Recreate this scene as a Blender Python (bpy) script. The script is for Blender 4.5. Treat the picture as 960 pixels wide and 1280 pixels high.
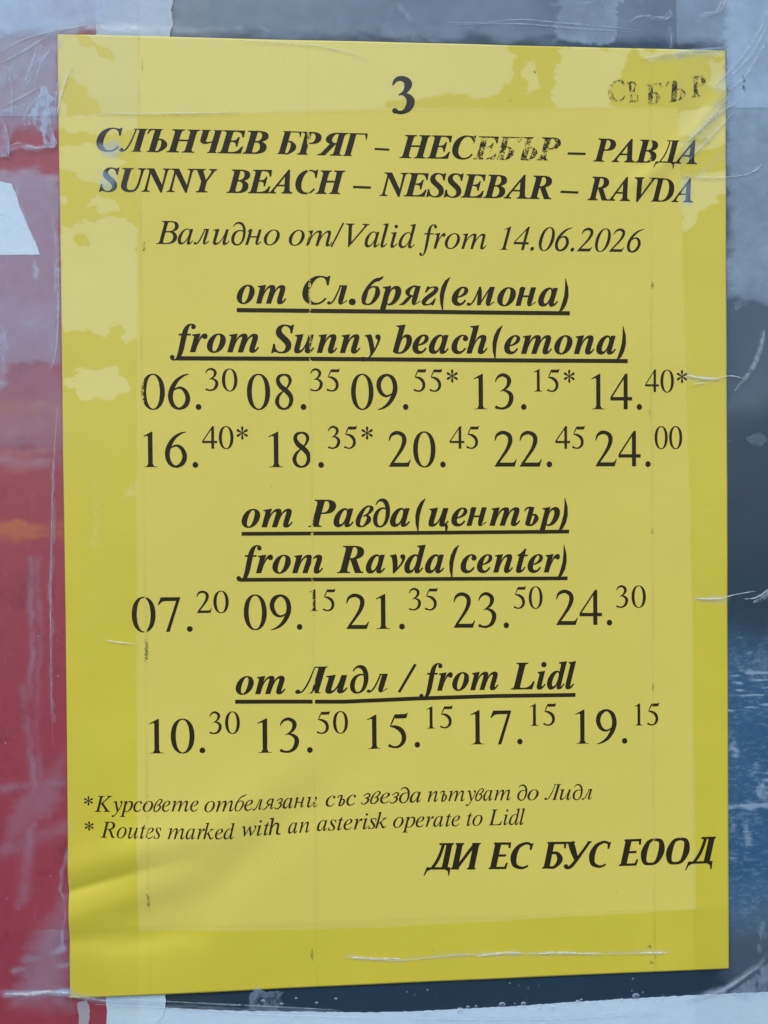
import bpy, math, random
import numpy as np
from mathutils import Matrix, Vector
from mathutils.geometry import tessellate_polygon

random.seed(4)
SC = bpy.context.scene
COL = SC.collection
for o in list(bpy.data.objects):
    bpy.data.objects.remove(o)

# Sheet coordinates: u to the right and v downwards in millimetres from the top left corner of
# the A4 timetable; h is millimetres in front of the board.  World: board in the XZ plane, facing -Y.
ZC = 0.35
def W3(u, v, h):
    return ((u - 105.0) / 1000.0, -h / 1000.0, ZC + (148.5 - v) / 1000.0)

# ------------------------------------------------------------------ camera
cam = bpy.data.cameras.new("camera")
cam_o = bpy.data.objects.new("camera", cam)
COL.objects.link(cam_o)
right = Vector((0.99842022, -0.05548837, -0.00883731)).normalized()
fwd = Vector((0.05537949, 0.99839179, -0.01212178)).normalized()
up = right.cross(fwd).normalized()
cam_o.matrix_world = Matrix(((right.x, up.x, -fwd.x, -0.01962883), (right.y, up.y, -fwd.y, -0.24308578),
                             (right.z, up.z, -fwd.z, ZC + 0.00430724), (0, 0, 0, 1)))
cam.sensor_fit = 'VERTICAL'
cam.sensor_height = 24.0
cam.sensor_width = 18.0
cam.lens = 24.0 * 961.0 / 1280.0
cam.clip_start = 0.01
cam.clip_end = 100.0
SC.camera = cam_o

# ------------------------------------------------------------------ light and exposure
SUN_EL, SUN_AZ = math.radians(52), math.radians(200)     # azimuth clockwise from +Y
world = bpy.data.worlds.new("World")
SC.world = world
world.use_nodes = True
wn = world.node_tree
bg = wn.nodes['Background']
sky = wn.nodes.new('ShaderNodeTexSky')
sky.sky_type = 'NISHITA'
sky.sun_disc = False
sky.sun_elevation = SUN_EL
sky.sun_rotation = SUN_AZ
sky.air_density = 1.0
sky.dust_density = 1.0
wn.links.new(sky.outputs['Color'], bg.inputs['Color'])
bg.inputs['Strength'].default_value = 0.10
sun = bpy.data.lights.new("sun", 'SUN')
sun.energy = 1.0
sun.angle = math.radians(25)
sun.color = (1.0, 0.95, 0.87)
sun_o = bpy.data.objects.new("sun", sun)
COL.objects.link(sun_o)
sd = Vector((math.sin(SUN_AZ) * math.cos(SUN_EL), math.cos(SUN_AZ) * math.cos(SUN_EL), math.sin(SUN_EL)))
sun_o.rotation_euler = sd.to_track_quat('Z', 'Y').to_euler()
sun_o.location = (0, -2, 2)
SC.view_settings.view_transform = 'Standard'
SC.view_settings.look = 'None'
SC.view_settings.gamma = 1.0
SC.view_settings.use_curve_mapping = False
SC.view_settings.exposure = 1.07
SC.render.engine = 'CYCLES'
SC.cycles.transparent_max_bounces = 24
SC.cycles.max_bounces = 8

# ------------------------------------------------------------------ numpy fields
rng = np.random.RandomState(11)
_lat = rng.rand(7, 256, 256)
def vnoise(U, V, s, seed=0):
    """smooth value noise, feature size s millimetres, about -1..1"""
    x = np.asarray(U, float) / s + 37.3 * seed + 100; y = np.asarray(V, float) / s + 11.7 * seed + 100
    xi = np.floor(x).astype(int); yi = np.floor(y).astype(int)
    fx = x - xi; fy = y - yi
    fx = fx * fx * (3 - 2 * fx); fy = fy * fy * (3 - 2 * fy)
    L = _lat[seed % 7]
    g = lambda a, b: L[a % 256, b % 256]
    return ((g(xi, yi) * (1 - fx) + g(xi + 1, yi) * fx) * (1 - fy) + (g(xi, yi + 1) * (1 - fx) + g(xi + 1, yi + 1) * fx) * fy) * 2 - 1
def fbm(U, V, s, seed=0, n=4):
    r = 0; a = 1; t = 0
    for i in range(n):
        r = r + a * vnoise(U, V, s / 2 ** i, seed + i); t += a; a *= 0.55
    return r / t
def sstep(d, soft):
    t = np.clip(0.5 - d / (2 * soft), 0, 1)
    return t * t * (3 - 2 * t)
def sdf(U, V, P):
    """signed distance to a polygon (negative inside)"""
    d = np.full(U.shape, 1e9); s = np.ones(U.shape)
    n = len(P)
    for i in range(n):
        ax, ay = P[i]; bx, by = P[i - 1]
        ex, ey = bx - ax, by - ay
        wx, wy = U - ax, V - ay
        t = np.clip((wx * ex + wy * ey) / (ex * ex + ey * ey + 1e-9), 0, 1)
        d = np.minimum(d, (wx - ex * t) ** 2 + (wy - ey * t) ** 2)
        c1 = V >= ay; c2 = V < by; c3 = ex * wy > ey * wx
        flip = (c1 & c2 & c3) | (~c1 & ~c2 & ~c3)
        s = np.where(flip, -s, s)
    return s * np.sqrt(d)
def warp(U, V, a, s, seed):
    k = 0.55 * a
    return (U + a * fbm(U, V, s, seed, 5) + 1.5 * k * fbm(U * 0.7, V * 1.4, 2.6, seed + 1, 3),
            V + a * fbm(U, V, s, seed + 3, 5) + 1.2 * k * fbm(U * 0.7, V * 1.4, 2.6, seed + 5, 3))
def blob(U, V, P, soft, rough=0.0, s=6.0, seed=1):
    return sstep(sdf(U, V, P) + (rough * fbm(U, V, s, seed, 5) if rough else 0), soft)
def seg(U, V, a, b):
    ex, ey = b[0] - a[0], b[1] - a[1]
    t = np.clip(((U - a[0]) * ex + (V - a[1]) * ey) / (ex * ex + ey * ey + 1e-9), 0, 1)
    return np.hypot(U - a[0] - ex * t, V - a[1] - ey * t), t
def pline(U, V, P):
    d = np.full(np.shape(U), 1e9)
    for a, b in zip(P[:-1], P[1:]):
        d = np.minimum(d, seg(U, V, a, b)[0])
    return d

# height of the paper above the board, with its buckles
def paper_h(U, V):
    U = np.asarray(U, float); V = np.asarray(V, float)
    h = 0.9 + 0.18 * fbm(U, V, 70, 2, 2) + 0.05 * fbm(U, V, 14, 3, 2) + 0.21 * fbm(U * 0.8, V * 1.2, 34, 5, 2)
    # groove running in from the left edge near the bottom
    d = pline(U, V, [(-6.49, 264.71), (0.32, 263.71), (13.04, 260.41), (22.88, 257.75), (40.18, 253.81)])
    fade = np.clip((52.59 - U) / 32, 0, 1)
    h = h - (0.26 * np.exp(-(d / 1.5) ** 2) * np.clip((31.5 - U) / 22, 0, 1) + 0.36 * np.exp(-(d / 4.2) ** 2)) * fade + 0.45 * np.exp(-((d - 7) / 5.0) ** 2) * fade
    # long diagonal swell
    d = pline(U, V, [(15.28, 276.62), (37.53, 269.41), (60.11, 250.44), (87.97, 228.39)])
    f2 = np.clip((108.41 - U) / 60, 0, 1)
    h = h - 0.75 * np.exp(-(d / 9.0) ** 2) * f2
    d = pline(U, V, [(20.47, 254.14), (42.71, 249.85), (72.86, 227.96)])
    h = h + 0.55 * np.exp(-(d / 9.0) ** 2) * f2
    d = pline(U, V, [(-6.67, 278.24), (17.7, 279.74), (39.91, 277.61)])
    h = h - 0.42 * np.exp(-(d / 3.6) ** 2) * np.clip((59.82 - U) / 30, 0, 1)
    # low corner top right where the tape is gathered
    d = pline(U, V, [(181.83, 42.45), (197.62, 29.38), (209.55, 13.75)])
    h = h + 0.5 * np.exp(-(d / 3.0) ** 2)
    h = h + 0.9 * np.exp(-((U - 27.68) / 60) ** 2 - ((V - 267.01) / 42) ** 2)
    return 0.5 + 0.1 * np.logaddexp(0, (h - 0.5) / 0.1)
PAPER = [(0, 0), (210, 0), (210, 297), (0, 297)]
def surf_h(U, V):
    U = np.asarray(U, float); V = np.asarray(V, float)
    uc = np.clip(U, 0, 210); vc = np.clip(V, 0, 297)
    d = np.hypot(U - uc, V - vc)
    hp = paper_h(uc, vc)
    return 0.8 + (hp - 0.8) * np.exp(-(d / 3.0) ** 2)

# ------------------------------------------------------------------ mesh helpers
def link(name, me, mat, parent=None):
    o = bpy.data.objects.new(name, me)
    COL.objects.link(o)
    if mat: me.materials.append(mat)
    if parent: o.parent = parent
    return o
def tag(o, label=None, cat=None, group=None, kind=None):
    for k, x in (('label', label), ('category', cat), ('group', group), ('kind', kind)):
        if x: o[k] = x
    return o
def grid_mesh(name, U, V, Hh, attrs=None):
    n, m = U.shape
    co = np.empty((n * m, 3))
    co[:, 0] = (U.ravel() - 105) / 1000; co[:, 1] = -Hh.ravel() / 1000; co[:, 2] = ZC + (148.5 - V.ravel()) / 1000
    idx = np.arange(n * m).reshape(n, m)
    f = np.stack([idx[:-1, :-1], idx[1:, :-1], idx[1:, 1:], idx[:-1, 1:]], -1).reshape(-1, 4)
    me = bpy.data.meshes.new(name)
    me.vertices.add(n * m); me.vertices.foreach_set('co', co.ravel())
    me.loops.add(f.size); me.loops.foreach_set('vertex_index', f.ravel().astype(np.int32))
    me.polygons.add(len(f)); me.polygons.foreach_set('loop_start', np.arange(0, f.size, 4, dtype=np.int32))
    me.polygons.foreach_set('use_smooth', np.ones(len(f), bool))
    me.update(calc_edges=True); me.validate()
    for k, a in (attrs or {}).items():
        at = me.attributes.new(k, 'FLOAT', 'POINT'); at.data.foreach_set('value', np.ascontiguousarray(a.ravel(), dtype=np.float32))
    return me
def grid(u0, u1, v0, v1, step):
    u = np.linspace(u0, u1, int((u1 - u0) / step) + 1); v = np.linspace(v0, v1, int((v1 - v0) / step) + 1)
    V, U = np.meshgrid(v, u, indexing='ij')
    return U, V
def quad_grid(tl, tr, br, bl, step):
    lu = math.dist(tl, tr); lv = math.dist(tl, bl)
    s = np.linspace(0, 1, int(lu / step) + 1); t = np.linspace(0, 1, int(lv / step) + 1)
    T, S = np.meshgrid(t, s, indexing='ij')
    f = lambda k: tl[k] * (1 - S) * (1 - T) + tr[k] * S * (1 - T) + br[k] * S * T + bl[k] * (1 - S) * T
    return f(0), f(1)
def slab(name, P, h0, h1):
    """flat piece with the outline P between heights h0 and h1"""
    n = len(P)
    vs = [W3(u, v, h1) for u, v in P] + [W3(u, v, h0) for u, v in P]
    tri = tessellate_polygon([[Vector((u, -v, 0)) for u, v in P]])
    fs = []
    for t in tri:
        a, b, c = (P[i] for i in t)
        s = (b[0] - a[0]) * (-(c[1] - a[1])) - (c[0] - a[0]) * (-(b[1] - a[1]))
        t = tuple(t) if s > 0 else tuple(t)[::-1]
        fs.append(t); fs.append(tuple(i + n for i in t[::-1]))
    fs += [(i, (i + 1) % n, (i + 1) % n + n, i + n) for i in range(n)]
    me = bpy.data.meshes.new(name); me.from_pydata(vs, [], fs); me.update()
    return me
def torn(P, a, s, seed):
    """roughen an outline like torn paper"""
    out = []
    r = random.Random(seed)
    for i in range(len(P)):
        p, q = P[i], P[(i + 1) % len(P)]
        d = math.dist(p, q); n = max(1, int(d / s))
        for k in range(n):
            t = k / n
            out.append((p[0] + (q[0] - p[0]) * t + (r.uniform(-a, a) if k else 0), p[1] + (q[1] - p[1]) * t + (r.uniform(-a, a) if k else 0)))
    return out

# ------------------------------------------------------------------ material helpers
class NT:
    def __init__(s, name):
        s.mat = bpy.data.materials.new(name); s.mat.use_nodes = True
        s.t = s.mat.node_tree; s.t.nodes.clear()
        s.out = s.t.nodes.new('ShaderNodeOutputMaterial')
        s.tc = s.t.nodes.new('ShaderNodeTexCoord')
    def set(s, sock, v):
        if hasattr(v, 'is_output') or isinstance(v, bpy.types.NodeSocket): s.t.links.new(v, sock)
        else: sock.default_value = v
    def m(s, op, a, b=0.0, clamp=False):
        n = s.t.nodes.new('ShaderNodeMath'); n.operation = op; n.use_clamp = clamp
        s.set(n.inputs[0], a); s.set(n.inputs[1], b); return n.outputs[0]
    def attr(s, name):
        n = s.t.nodes.new('ShaderNodeAttribute'); n.attribute_name = name; return n.outputs['Fac']
    def xyz(s):
        n = s.t.nodes.new('ShaderNodeSeparateXYZ'); s.t.links.new(s.tc.outputs['Object'], n.inputs[0]); return n.outputs
    def noise(s, per_mm, detail=4, rough=0.55, stretch=(1, 1, 1), off=(0, 0, 0)):
        mp = s.t.nodes.new('ShaderNodeMapping'); s.t.links.new(s.tc.outputs['Object'], mp.inputs[0])
        mp.inputs['Scale'].default_value = tuple(1000 * per_mm * k for k in stretch); mp.inputs['Location'].default_value = off
        n = s.t.nodes.new('ShaderNodeTexNoise'); n.inputs['Scale'].default_value = 1.0
        n.inputs['Detail'].default_value = detail; n.inputs['Roughness'].default_value = rough
        s.t.links.new(mp.outputs[0], n.inputs['Vector']); return n.outputs['Fac']
    def dots(s, per_mm, r, off=(0, 0, 0)):
        mp = s.t.nodes.new('ShaderNodeMapping'); s.t.links.new(s.tc.outputs['Object'], mp.inputs[0])
        mp.inputs['Scale'].default_value = (1000 * per_mm, 0, 1000 * per_mm); mp.inputs['Location'].default_value = off
        n = s.t.nodes.new('ShaderNodeTexVoronoi'); n.inputs['Scale'].default_value = 1.0; n.inputs['Randomness'].default_value = 1.0
        s.t.links.new(mp.outputs[0], n.inputs['Vector'])
        d = s.ramp(n.outputs['Distance'], r, r * 0.5)
        sp = s.t.nodes.new('ShaderNodeSeparateColor'); s.t.links.new(n.outputs['Color'], sp.inputs[0])
        return s.m('MULTIPLY', d, s.m('POWER', sp.outputs[0], 3.0))
    def ramp(s, v, a, b):
        n = s.t.nodes.new('ShaderNodeMapRange'); n.interpolation_type = 'SMOOTHSTEP'
        s.set(n.inputs['Value'], v); n.inputs['From Min'].default_value = min(a, b); n.inputs['From Max'].default_value = max(a, b)
        n.inputs['To Min'].default_value = 0 if a < b else 1; n.inputs['To Max'].default_value = 1 if a < b else 0
        return n.outputs[0]
    def mixc(s, f, a, b, mode='MIX'):
        n = s.t.nodes.new('ShaderNodeMix'); n.data_type = 'RGBA'; n.blend_type = mode
        s.set(n.inputs[0], f)
        for k, v in ((6, a), (7, b)):
            s.set(n.inputs[k], v if not isinstance(v, tuple) else (*v, 1) if len(v) == 3 else v)
        return n.outputs[2]
    def bump(s, hgt, dist, strength=1.0):
        n = s.t.nodes.new('ShaderNodeBump'); n.inputs['Strength'].default_value = strength; n.inputs['Distance'].default_value = dist
        s.t.links.new(hgt, n.inputs['Height']); return n.outputs[0]
    def principled(s, col, rough=0.6, spec=0.3, normal=None):
        n = s.t.nodes.new('ShaderNodeBsdfPrincipled')
        s.set(n.inputs['Base Color'], (*col, 1) if isinstance(col, tuple) else col)
        s.set(n.inputs['Roughness'], rough); n.inputs['Specular IOR Level'].default_value = spec
        if normal: s.t.links.new(normal, n.inputs['Normal'])
        return n.outputs[0]
    def mix(s, f, a, b):
        n = s.t.nodes.new('ShaderNodeMixShader'); s.set(n.inputs[0], f); s.t.links.new(a, n.inputs[1]); s.t.links.new(b, n.inputs[2]); return n.outputs[0]
    def transp(s, col=(1, 1, 1)):
        n = s.t.nodes.new('ShaderNodeBsdfTransparent'); n.inputs[0].default_value = (*col, 1); return n.outputs[0]
    def done(s, sh):
        s.t.links.new(sh, s.out.inputs['Surface']); return s.mat

# paper: bare printer paper in the middle, soaked darker where the tape adhesive wets it
FOLDS = (24.25, 76.17, 185.25)
def paper_mat():
    n = NT('yellow_paper')
    fine = n.noise(0.9, 3, 0.6); big = n.noise(0.012, 3, 0.5)
    wet = n.ramp(n.m('ADD', n.attr('wet'), n.m('MULTIPLY', n.m('SUBTRACT', n.noise(0.75, 5, 0.72, (0.7, 1, 1.3), (6, 2, 8)), 0.5), 0.9)), 0.30, 0.70)
    dry = n.mixc(n.m('MULTIPLY', big, 1.0), DRY1, DRY2)
    soaked = n.mixc(n.noise(0.03, 3, 0.6, off=(3, 1, 7)), WET1, WET2)
    dry = n.mixc(n.attr('dry_lift'), dry, n.mixc(big, LIFT1, LIFT2))
    c = n.mixc(wet, dry, soaked)
    weave = n.noise(1.6, 2, 0.5, (1, 1, 0.12), (5, 0, 2)); weave2 = n.noise(1.6, 2, 0.5, (0.12, 1, 1), (2, 0, 9))
    c = n.mixc(n.m('MULTIPLY', n.ramp(n.m('ADD', weave, weave2), 0.75, 1.3), 0.05), c, (0.40, 0.35, 0.06))
    # toner specks and rubbed lines left along the creases
    speck = n.m('GREATER_THAN', n.m('ADD', n.attr('fleck'), n.m('MULTIPLY', n.m('SUBTRACT', n.noise(2.3, 2, 0.7, off=(9, 4, 1)), 0.5), 2.4)), 0.86)
    c = n.mixc(n.m('MULTIPLY', speck, 0.75), c, (0.035, 0.03, 0.02))
    c = n.mixc(n.m('MULTIPLY', n.m('MAXIMUM', n.dots(0.10, 0.035, (2, 0, 5)), n.dots(0.33, 0.04, (7, 0, 1))), 0.55), c, (0.16, 0.13, 0.05))   # grit
    c = n.mixc(n.m('MULTIPLY', n.attr('crease'), 0.13), c, (0.10, 0.085, 0.03))
    b = n.bump(n.noise(1.2, 4, 0.6), 0.00003, 0.4)
    return n.done(n.principled(c, n.m('ADD', 0.62, n.m('MULTIPLY', wet, -0.18)), 0.25, b))
DRY1, DRY2 = (0.580, 0.508, 0.098), (0.660, 0.578, 0.122)
LIFT1, LIFT2 = (0.640, 0.580, 0.150), (0.700, 0.635, 0.180)  # dry paper under tape, colour lightened to offset light lost in the film
WET1, WET2 = (0.540, 0.474, 0.046), (0.630, 0.552, 0.062)

def ink_mat(name, ghost=False):
    n = NT(name)
    X, Y, Z = n.xyz()
    fl = None
    for uf, w, amt in ((FOLDS[0], 1.3, 0.50), (FOLDS[1], 1.2, 0.50), (FOLDS[2], 1.3, 0.46)):
        d = n.m('ABSOLUTE', n.m('SUBTRACT', X, (uf - 105) / 1000))
        g = n.m('MULTIPLY', n.ramp(d, w / 1000, 0.0002), amt)
        if uf == FOLDS[0]: g = n.m('MULTIPLY', g, n.ramp(Z, ZC + (148.5 - 69.43) / 1000, ZC + (148.5 - 81.81) / 1000))   # only lower down
        fl = g if fl is None else n.m('MAXIMUM', fl, g)
    # rubbed patch in the town name of the first heading
    bx = n.m('MULTIPLY', n.ramp(X, (118.78 - 105) / 1000, (130.23 - 105) / 1000), n.ramp(X, (179.27 - 105) / 1000, (150.74 - 105) / 1000))
    bz = n.m('MULTIPLY', n.ramp(Z, ZC + (148.5 - 37.47) / 1000, ZC + (148.5 - 36.45) / 1000), n.ramp(Z, ZC + (148.5 - 27.33) / 1000, ZC + (148.5 - 29.36) / 1000))
    box = n.m('MULTIPLY', n.m('MULTIPLY', bx, bz), 0.485)
    fl = n.m('MAXIMUM', fl, box)
    fl = n.m('MAXIMUM', fl, 0.50 if ghost else 0.16)
    v = n.m('ADD', n.m('MULTIPLY', n.noise(0.55, 5, 0.75, off=(1, 0, 3)), 0.6), n.m('MULTIPLY', n.noise(2.6, 2, 0.7, off=(4, 2, 3)), 0.5))
    gone = n.ramp(n.m('ADD', fl, n.m('MULTIPLY', v, 0.9)), 0.93, 1.03)
    c = n.mixc(n.noise(1.3, 3, 0.6), (0.015, 0.012, 0.006), (0.032, 0.025, 0.011))
    return n.done(n.mix(gone, n.principled(c, 0.55, 0.15), n.transp()))

def tape_mat(name, tint, gloss=0.55, rough=0.16, dots=0.35):
    n = NT(name)
    br = n.noise(0.28, 5, 0.65, off=(3, 3, 3))
    fine = n.noise(1.7, 3, 0.6)
    mk = n.m('MULTIPLY', n.attr('milk_glare'), n.m('ADD', 0.70, n.m('MULTIPLY', br, 0.6)))
    crisp = n.ramp(n.m('ADD', n.attr('patch'), n.m('MULTIPLY', n.m('SUBTRACT', n.noise(0.8, 4, 0.65, off=(7, 1, 2)), 0.5), 0.7)), 0.42, 0.60)
    mk = n.m('MAXIMUM', mk, n.m('MULTIPLY', n.m('MULTIPLY', crisp, n.ramp(n.noise(0.35, 4, 0.7, (1, 1, 0.5), (2, 5, 2)), 0.25, 0.62)), n.m('MULTIPLY', n.attr('patch_a'), 0.85)))
    d = n.m('MAXIMUM', n.dots(0.30, 0.13), n.m('MULTIPLY', n.dots(0.85, 0.12, (4, 0, 9)), 0.6))
    mk = n.m('MAXIMUM', mk, n.m('MULTIPLY', n.m('MULTIPLY', d, n.attr('bubble')), dots))
    mk = n.m('MINIMUM', mk, 0.92)
    dif = n.t.nodes.new('ShaderNodeBsdfDiffuse'); dif.inputs[0].default_value = (*tint, 1)
    sh = n.mix(mk, n.transp((0.996, 0.996, 0.994)), dif.outputs[0])
    # brush-like streaks of the film, running along its length, make the gloss uneven
    bm = n.bump(n.m('ADD', n.m('MULTIPLY', br, 0.7), n.m('MULTIPLY', fine, 0.12)), 0.0003, 0.35)
    fr = n.t.nodes.new('ShaderNodeFresnel')
    geo = n.t.nodes.new('ShaderNodeNewGeometry')       # the same reflectance from behind the film as from in front
    n.t.links.new(n.m('ADD', 1.48, n.m('MULTIPLY', geo.outputs['Backfacing'], 1 / 1.48 - 1.48)), fr.inputs['IOR'])
    n.t.links.new(bm, fr.inputs['Normal'])
    gl = n.t.nodes.new('ShaderNodeBsdfGlossy'); gl.inputs['Roughness'].default_value = rough
    n.t.links.new(bm, gl.inputs['Normal'])
    return n.done(n.mix(n.m('MULTIPLY', fr.outputs[0], gloss), sh, gl.outputs[0]))

# ------------------------------------------------------------------ the board and what is stuck to it
def board_mat():
    n = NT('slate_paint')
    c = n.mixc(n.noise(0.02, 5, 0.6), (0.018, 0.030, 0.052), (0.040, 0.060, 0.085))
    c = n.mixc(n.ramp(n.noise(0.35, 5, 0.7, off=(2, 2, 2)), 0.62, 0.80), c, (0.10, 0.13, 0.16))
    return n.done(n.principled(c, 0.4, 0.4, n.bump(n.noise(0.3, 4), 0.0002, 0.4)))
bd = link('display_board', slab('display_board', [(-180, -190), (430, -190), (430, 460), (-180, 460)], -12, 0.0), board_mat())
tag(bd, 'dark slate blue display board seen in a narrow strip just below the yellow timetable', 'board')

def red_mat():
    n = NT('red_print')
    X, Y, Z = n.xyz()
    c = n.mixc(n.noise(0.015, 4, 0.6), (0.250, 0.038, 0.066), (0.320, 0.050, 0.074))
    c = n.mixc(n.ramp(n.noise(0.09, 5, 0.7, off=(2, 0, 5)), 0.50, 0.75), c, (0.205, 0.030, 0.056))
    # faded bands and the orange print showing through half way down
    z = lambda v: ZC + (148.5 - v) / 1000
    wv = n.m('ADD', Z, n.m('MULTIPLY', n.m('SUBTRACT', n.noise(0.12, 4, 0.6), 0.5), 0.008))
    for v0, v1, col, amt in ((116.48, 122.65, (0.36, 0.12, 0.14), 0.45), (126.85, 133.27, (0.36, 0.12, 0.14), 0.55),
                             (149.1, 155.04, (0.42, 0.13, 0.05), 0.75), (111.55, 116.48, (0.40, 0.14, 0.08), 0.45)):
        b = n.m('MULTIPLY', n.ramp(wv, z(v1 + 1.2), z(v1 - 1.2)), n.ramp(wv, z(v0 - 1.2), z(v0 + 1.2)))
        b = n.m('MULTIPLY', b, n.ramp(n.noise(0.08, 3, 0.5, (1, 1, 2), (8, 0, 1)), 0.30, 0.62))
        c = n.mixc(n.m('MULTIPLY', b, amt), c, col)
    c = n.mixc(n.m('MULTIPLY', n.ramp(n.noise(0.5, 5, 0.75, (1, 1, 0.25), (6, 1, 2)), 0.55, 0.78), 0.45), c, (0.34, 0.14, 0.18))
    return n.done(n.principled(c, 0.5, 0.35, n.bump(n.noise(0.25, 4), 0.0002, 0.35)))
rp = link('red_poster', slab('red_poster', torn([(-150, -150), (13, -150), (12, 0), (11.5, 150), (11.62, 295.13), (10.82, 319.34), (-150, 420)], 0.12, 2.0, 3), 0.0, 0.22), red_mat())
tag(rp, 'dark red poster with faded bands along the left edge of the timetable', 'poster')

def blue_poster():
    U, V = grid(46, 330, -150, 311.27, 0.8)
    wu, wv = warp(U, V, 2.5, 14, 1)
    lower = sstep(-(wv - 190.07 + 6 * fbm(U, V, 9, 5, 3)), 14)       # bright blue scene in its lower half
    lower = lower * sstep(wv - 282.04, 9)
    st = 0 * U
    for v0, sl, th in ((201.06, -0.05, .3), (203.68, -0.10, .25), (206.3, -0.06, .25), (208.14, -0.02, .35), (212.07, -0.10, .35), (233.33, .02, .35), (235.96, .05, .25), (244.37, 0.02, 1.0)):
        d = np.abs(V - v0 - sl * (U - 218) + 0.8 * fbm(U, V, 12, 4, 3)) / th
        st = np.maximum(st, np.exp(-d * d) * (0.85 + 0.6 * fbm(U, V, 5, 6, 3)))
    for pu, pv, ru, rv in ((215.58, 192.68, 3.5, 7), (212.8, 222.75, 2.0, 7), (219.21, 230.81, 2.2, 6), (218.24, 197.98, 4, 5), (211.35, 255.55, 3, 12), (216.72, 253.09, 3, 14), (221.33, 238.76, 4, 4)):
        d = np.hypot((wu - pu) / ru, (wv - pv) / rv)
        st = np.maximum(st, 0.7 * np.exp(-d ** 2) * (0.6 + 0.8 * fbm(U, V, 4, 2, 4)))
    me = grid_mesh('blue_poster', U, V, 0.24 + 0 * U, {'lower': lower, 'streak': np.clip(st, 0, 1)})
    n = NT('blue_print')
    c = n.mixc(n.noise(0.03, 5, 0.6), (0.012, 0.032, 0.060), (0.020, 0.048, 0.080))
    blue = n.mixc(n.noise(0.06, 5, 0.65, off=(1, 0, 4)), (0.016, 0.068, 0.150), (0.038, 0.130, 0.245))
    c = n.mixc(n.attr('lower'), c, blue)
    hor = n.noise(0.9, 6, 0.8, (0.3, 1, 1), (3, 0, 1))
    s = n.m('MULTIPLY', n.ramp(n.m('ADD', n.attr('streak'), n.m('MULTIPLY', n.m('SUBTRACT', hor, 0.5), 1.5)), 0.22, 0.74), 0.70)
    c = n.mixc(s, c, (0.30, 0.42, 0.55))
    s2 = n.m('MULTIPLY', n.ramp(n.noise(0.8, 6, 0.82, (0.4, 1, 1), (8, 0, 4)), 0.48, 0.72), n.m('MULTIPLY', n.attr('lower'), 0.60))
    c = n.mixc(s2, c, (0.20, 0.32, 0.46))
    o = link('blue_poster', me, n.done(n.principled(c, 0.45, 0.4)))
    tag(o, 'dark blue poster with brushed pale streaks showing right of and above the timetable', 'poster')
blue_poster()

def scrap_mat(name, a, b, pm=0.08):
    n = NT(name)
    c = n.mixc(n.noise(pm, 5, 0.65, off=(1, 7, 2)), a, b)
    c = n.mixc(n.m('MULTIPLY', n.ramp(n.noise(0.7, 4, 0.7), 0.6, 0.8), 0.3), c, tuple(k * 0.7 for k in a))
    return n.done(n.principled(c, 0.6, 0.3, n.bump(n.noise(0.4, 4), 0.0003, 0.5)))
o = link('paper_scrap', slab('paper_scrap', torn([(-60, 44.83), (-17.59, 44.83), (-14.5, 45.52), (-13.12, 49.17), (-11.98, 53.07), (-9.9, 58.44), (-7.58, 63.32), (-6.43, 66.99), (-60, 67.59)], 0.12, 0.8, 5), 0.24, 0.40),
         scrap_mat('white_paper', (0.62, 0.74, 0.80), (0.72, 0.82, 0.86), 0.05))
tag(o, 'white torn paper scrap with a slanted edge on the red poster at the far left', 'scrap', 'torn paper scraps on the board')
o = link('paper_scrap', slab('paper_scrap', torn([(11.62, -43.32), (33.62, -44.1), (35.85, -26.99), (34.51, -17.11), (35.19, -12.21), (34.17, -8.74), (34.86, -4.81), (33.84, -1.09), (34.52, 2.58), (34.19, 9.99), (11.4, 10.5)], 0.25, 0.9, 6), 0.24, 0.42),
         scrap_mat('grey_paper', (0.34, 0.42, 0.50), (0.46, 0.54, 0.61), 0.12))
tag(o, 'pale grey paper scrap with crumpled right edge above the top left of the timetable', 'scrap', 'torn paper scraps on the board')
o = link('paper_scrap', slab('paper_scrap', torn([(10.67, 292.82), (28.35, 293.6), (29.02, 299.45), (28.22, 304.49), (24.72, 308.38), (17.26, 314.6), (9.41, 314.72), (10.77, 304.18)], 0.15, 0.9, 7), 0.44, 0.56),
         scrap_mat('bluish_paper', (0.42, 0.56, 0.66), (0.55, 0.68, 0.76), 0.1))
tag(o, 'pale blue paper scrap with a rounded corner below the bottom left of the timetable', 'scrap', 'torn paper scraps on the board')
o = link('paper_strip', slab('paper_strip', torn([(11.79, 300.69), (52.05, 304.07), (91.82, 306.43), (108.66, 306.7), (138.58, 306.53), (169.97, 305.87), (199.13, 305.62), (230.04, 305.69), (275.13, 305.84), (275.1, 356.89), (7.1, 341.92)], 0.14, 1.1, 8), 0.26, 0.42),
         scrap_mat('pale_blue_paper', (0.40, 0.55, 0.70), (0.52, 0.66, 0.78), 0.03))
tag(o, 'long pale blue paper strip running along the very bottom below the dark gap', 'paper strip')
o = link('paper_scrap', slab('paper_scrap', torn([(1.8, 299.22), (4.74, 298.35), (5.67, 301.92), (4.56, 311.45), (1.15, 311.29), (2.22, 303.78)], 0.2, 0.9, 9), 0.24, 0.38),
         scrap_mat('pink_grey_paper', (0.30, 0.28, 0.33), (0.40, 0.36, 0.40), 0.2))
tag(o, 'tiny grey torn scrap at the lower edge where the red poster ends', 'scrap', 'torn paper scraps on the board')

# ------------------------------------------------------------------ the timetable sheet
notice = bpy.data.objects.new('timetable_notice', None)
COL.objects.link(notice)
notice.empty_display_size = 0.02
tag(notice, 'yellow printed bus timetable sheet with black serif lettering, taped flat on the board', 'timetable')

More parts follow.
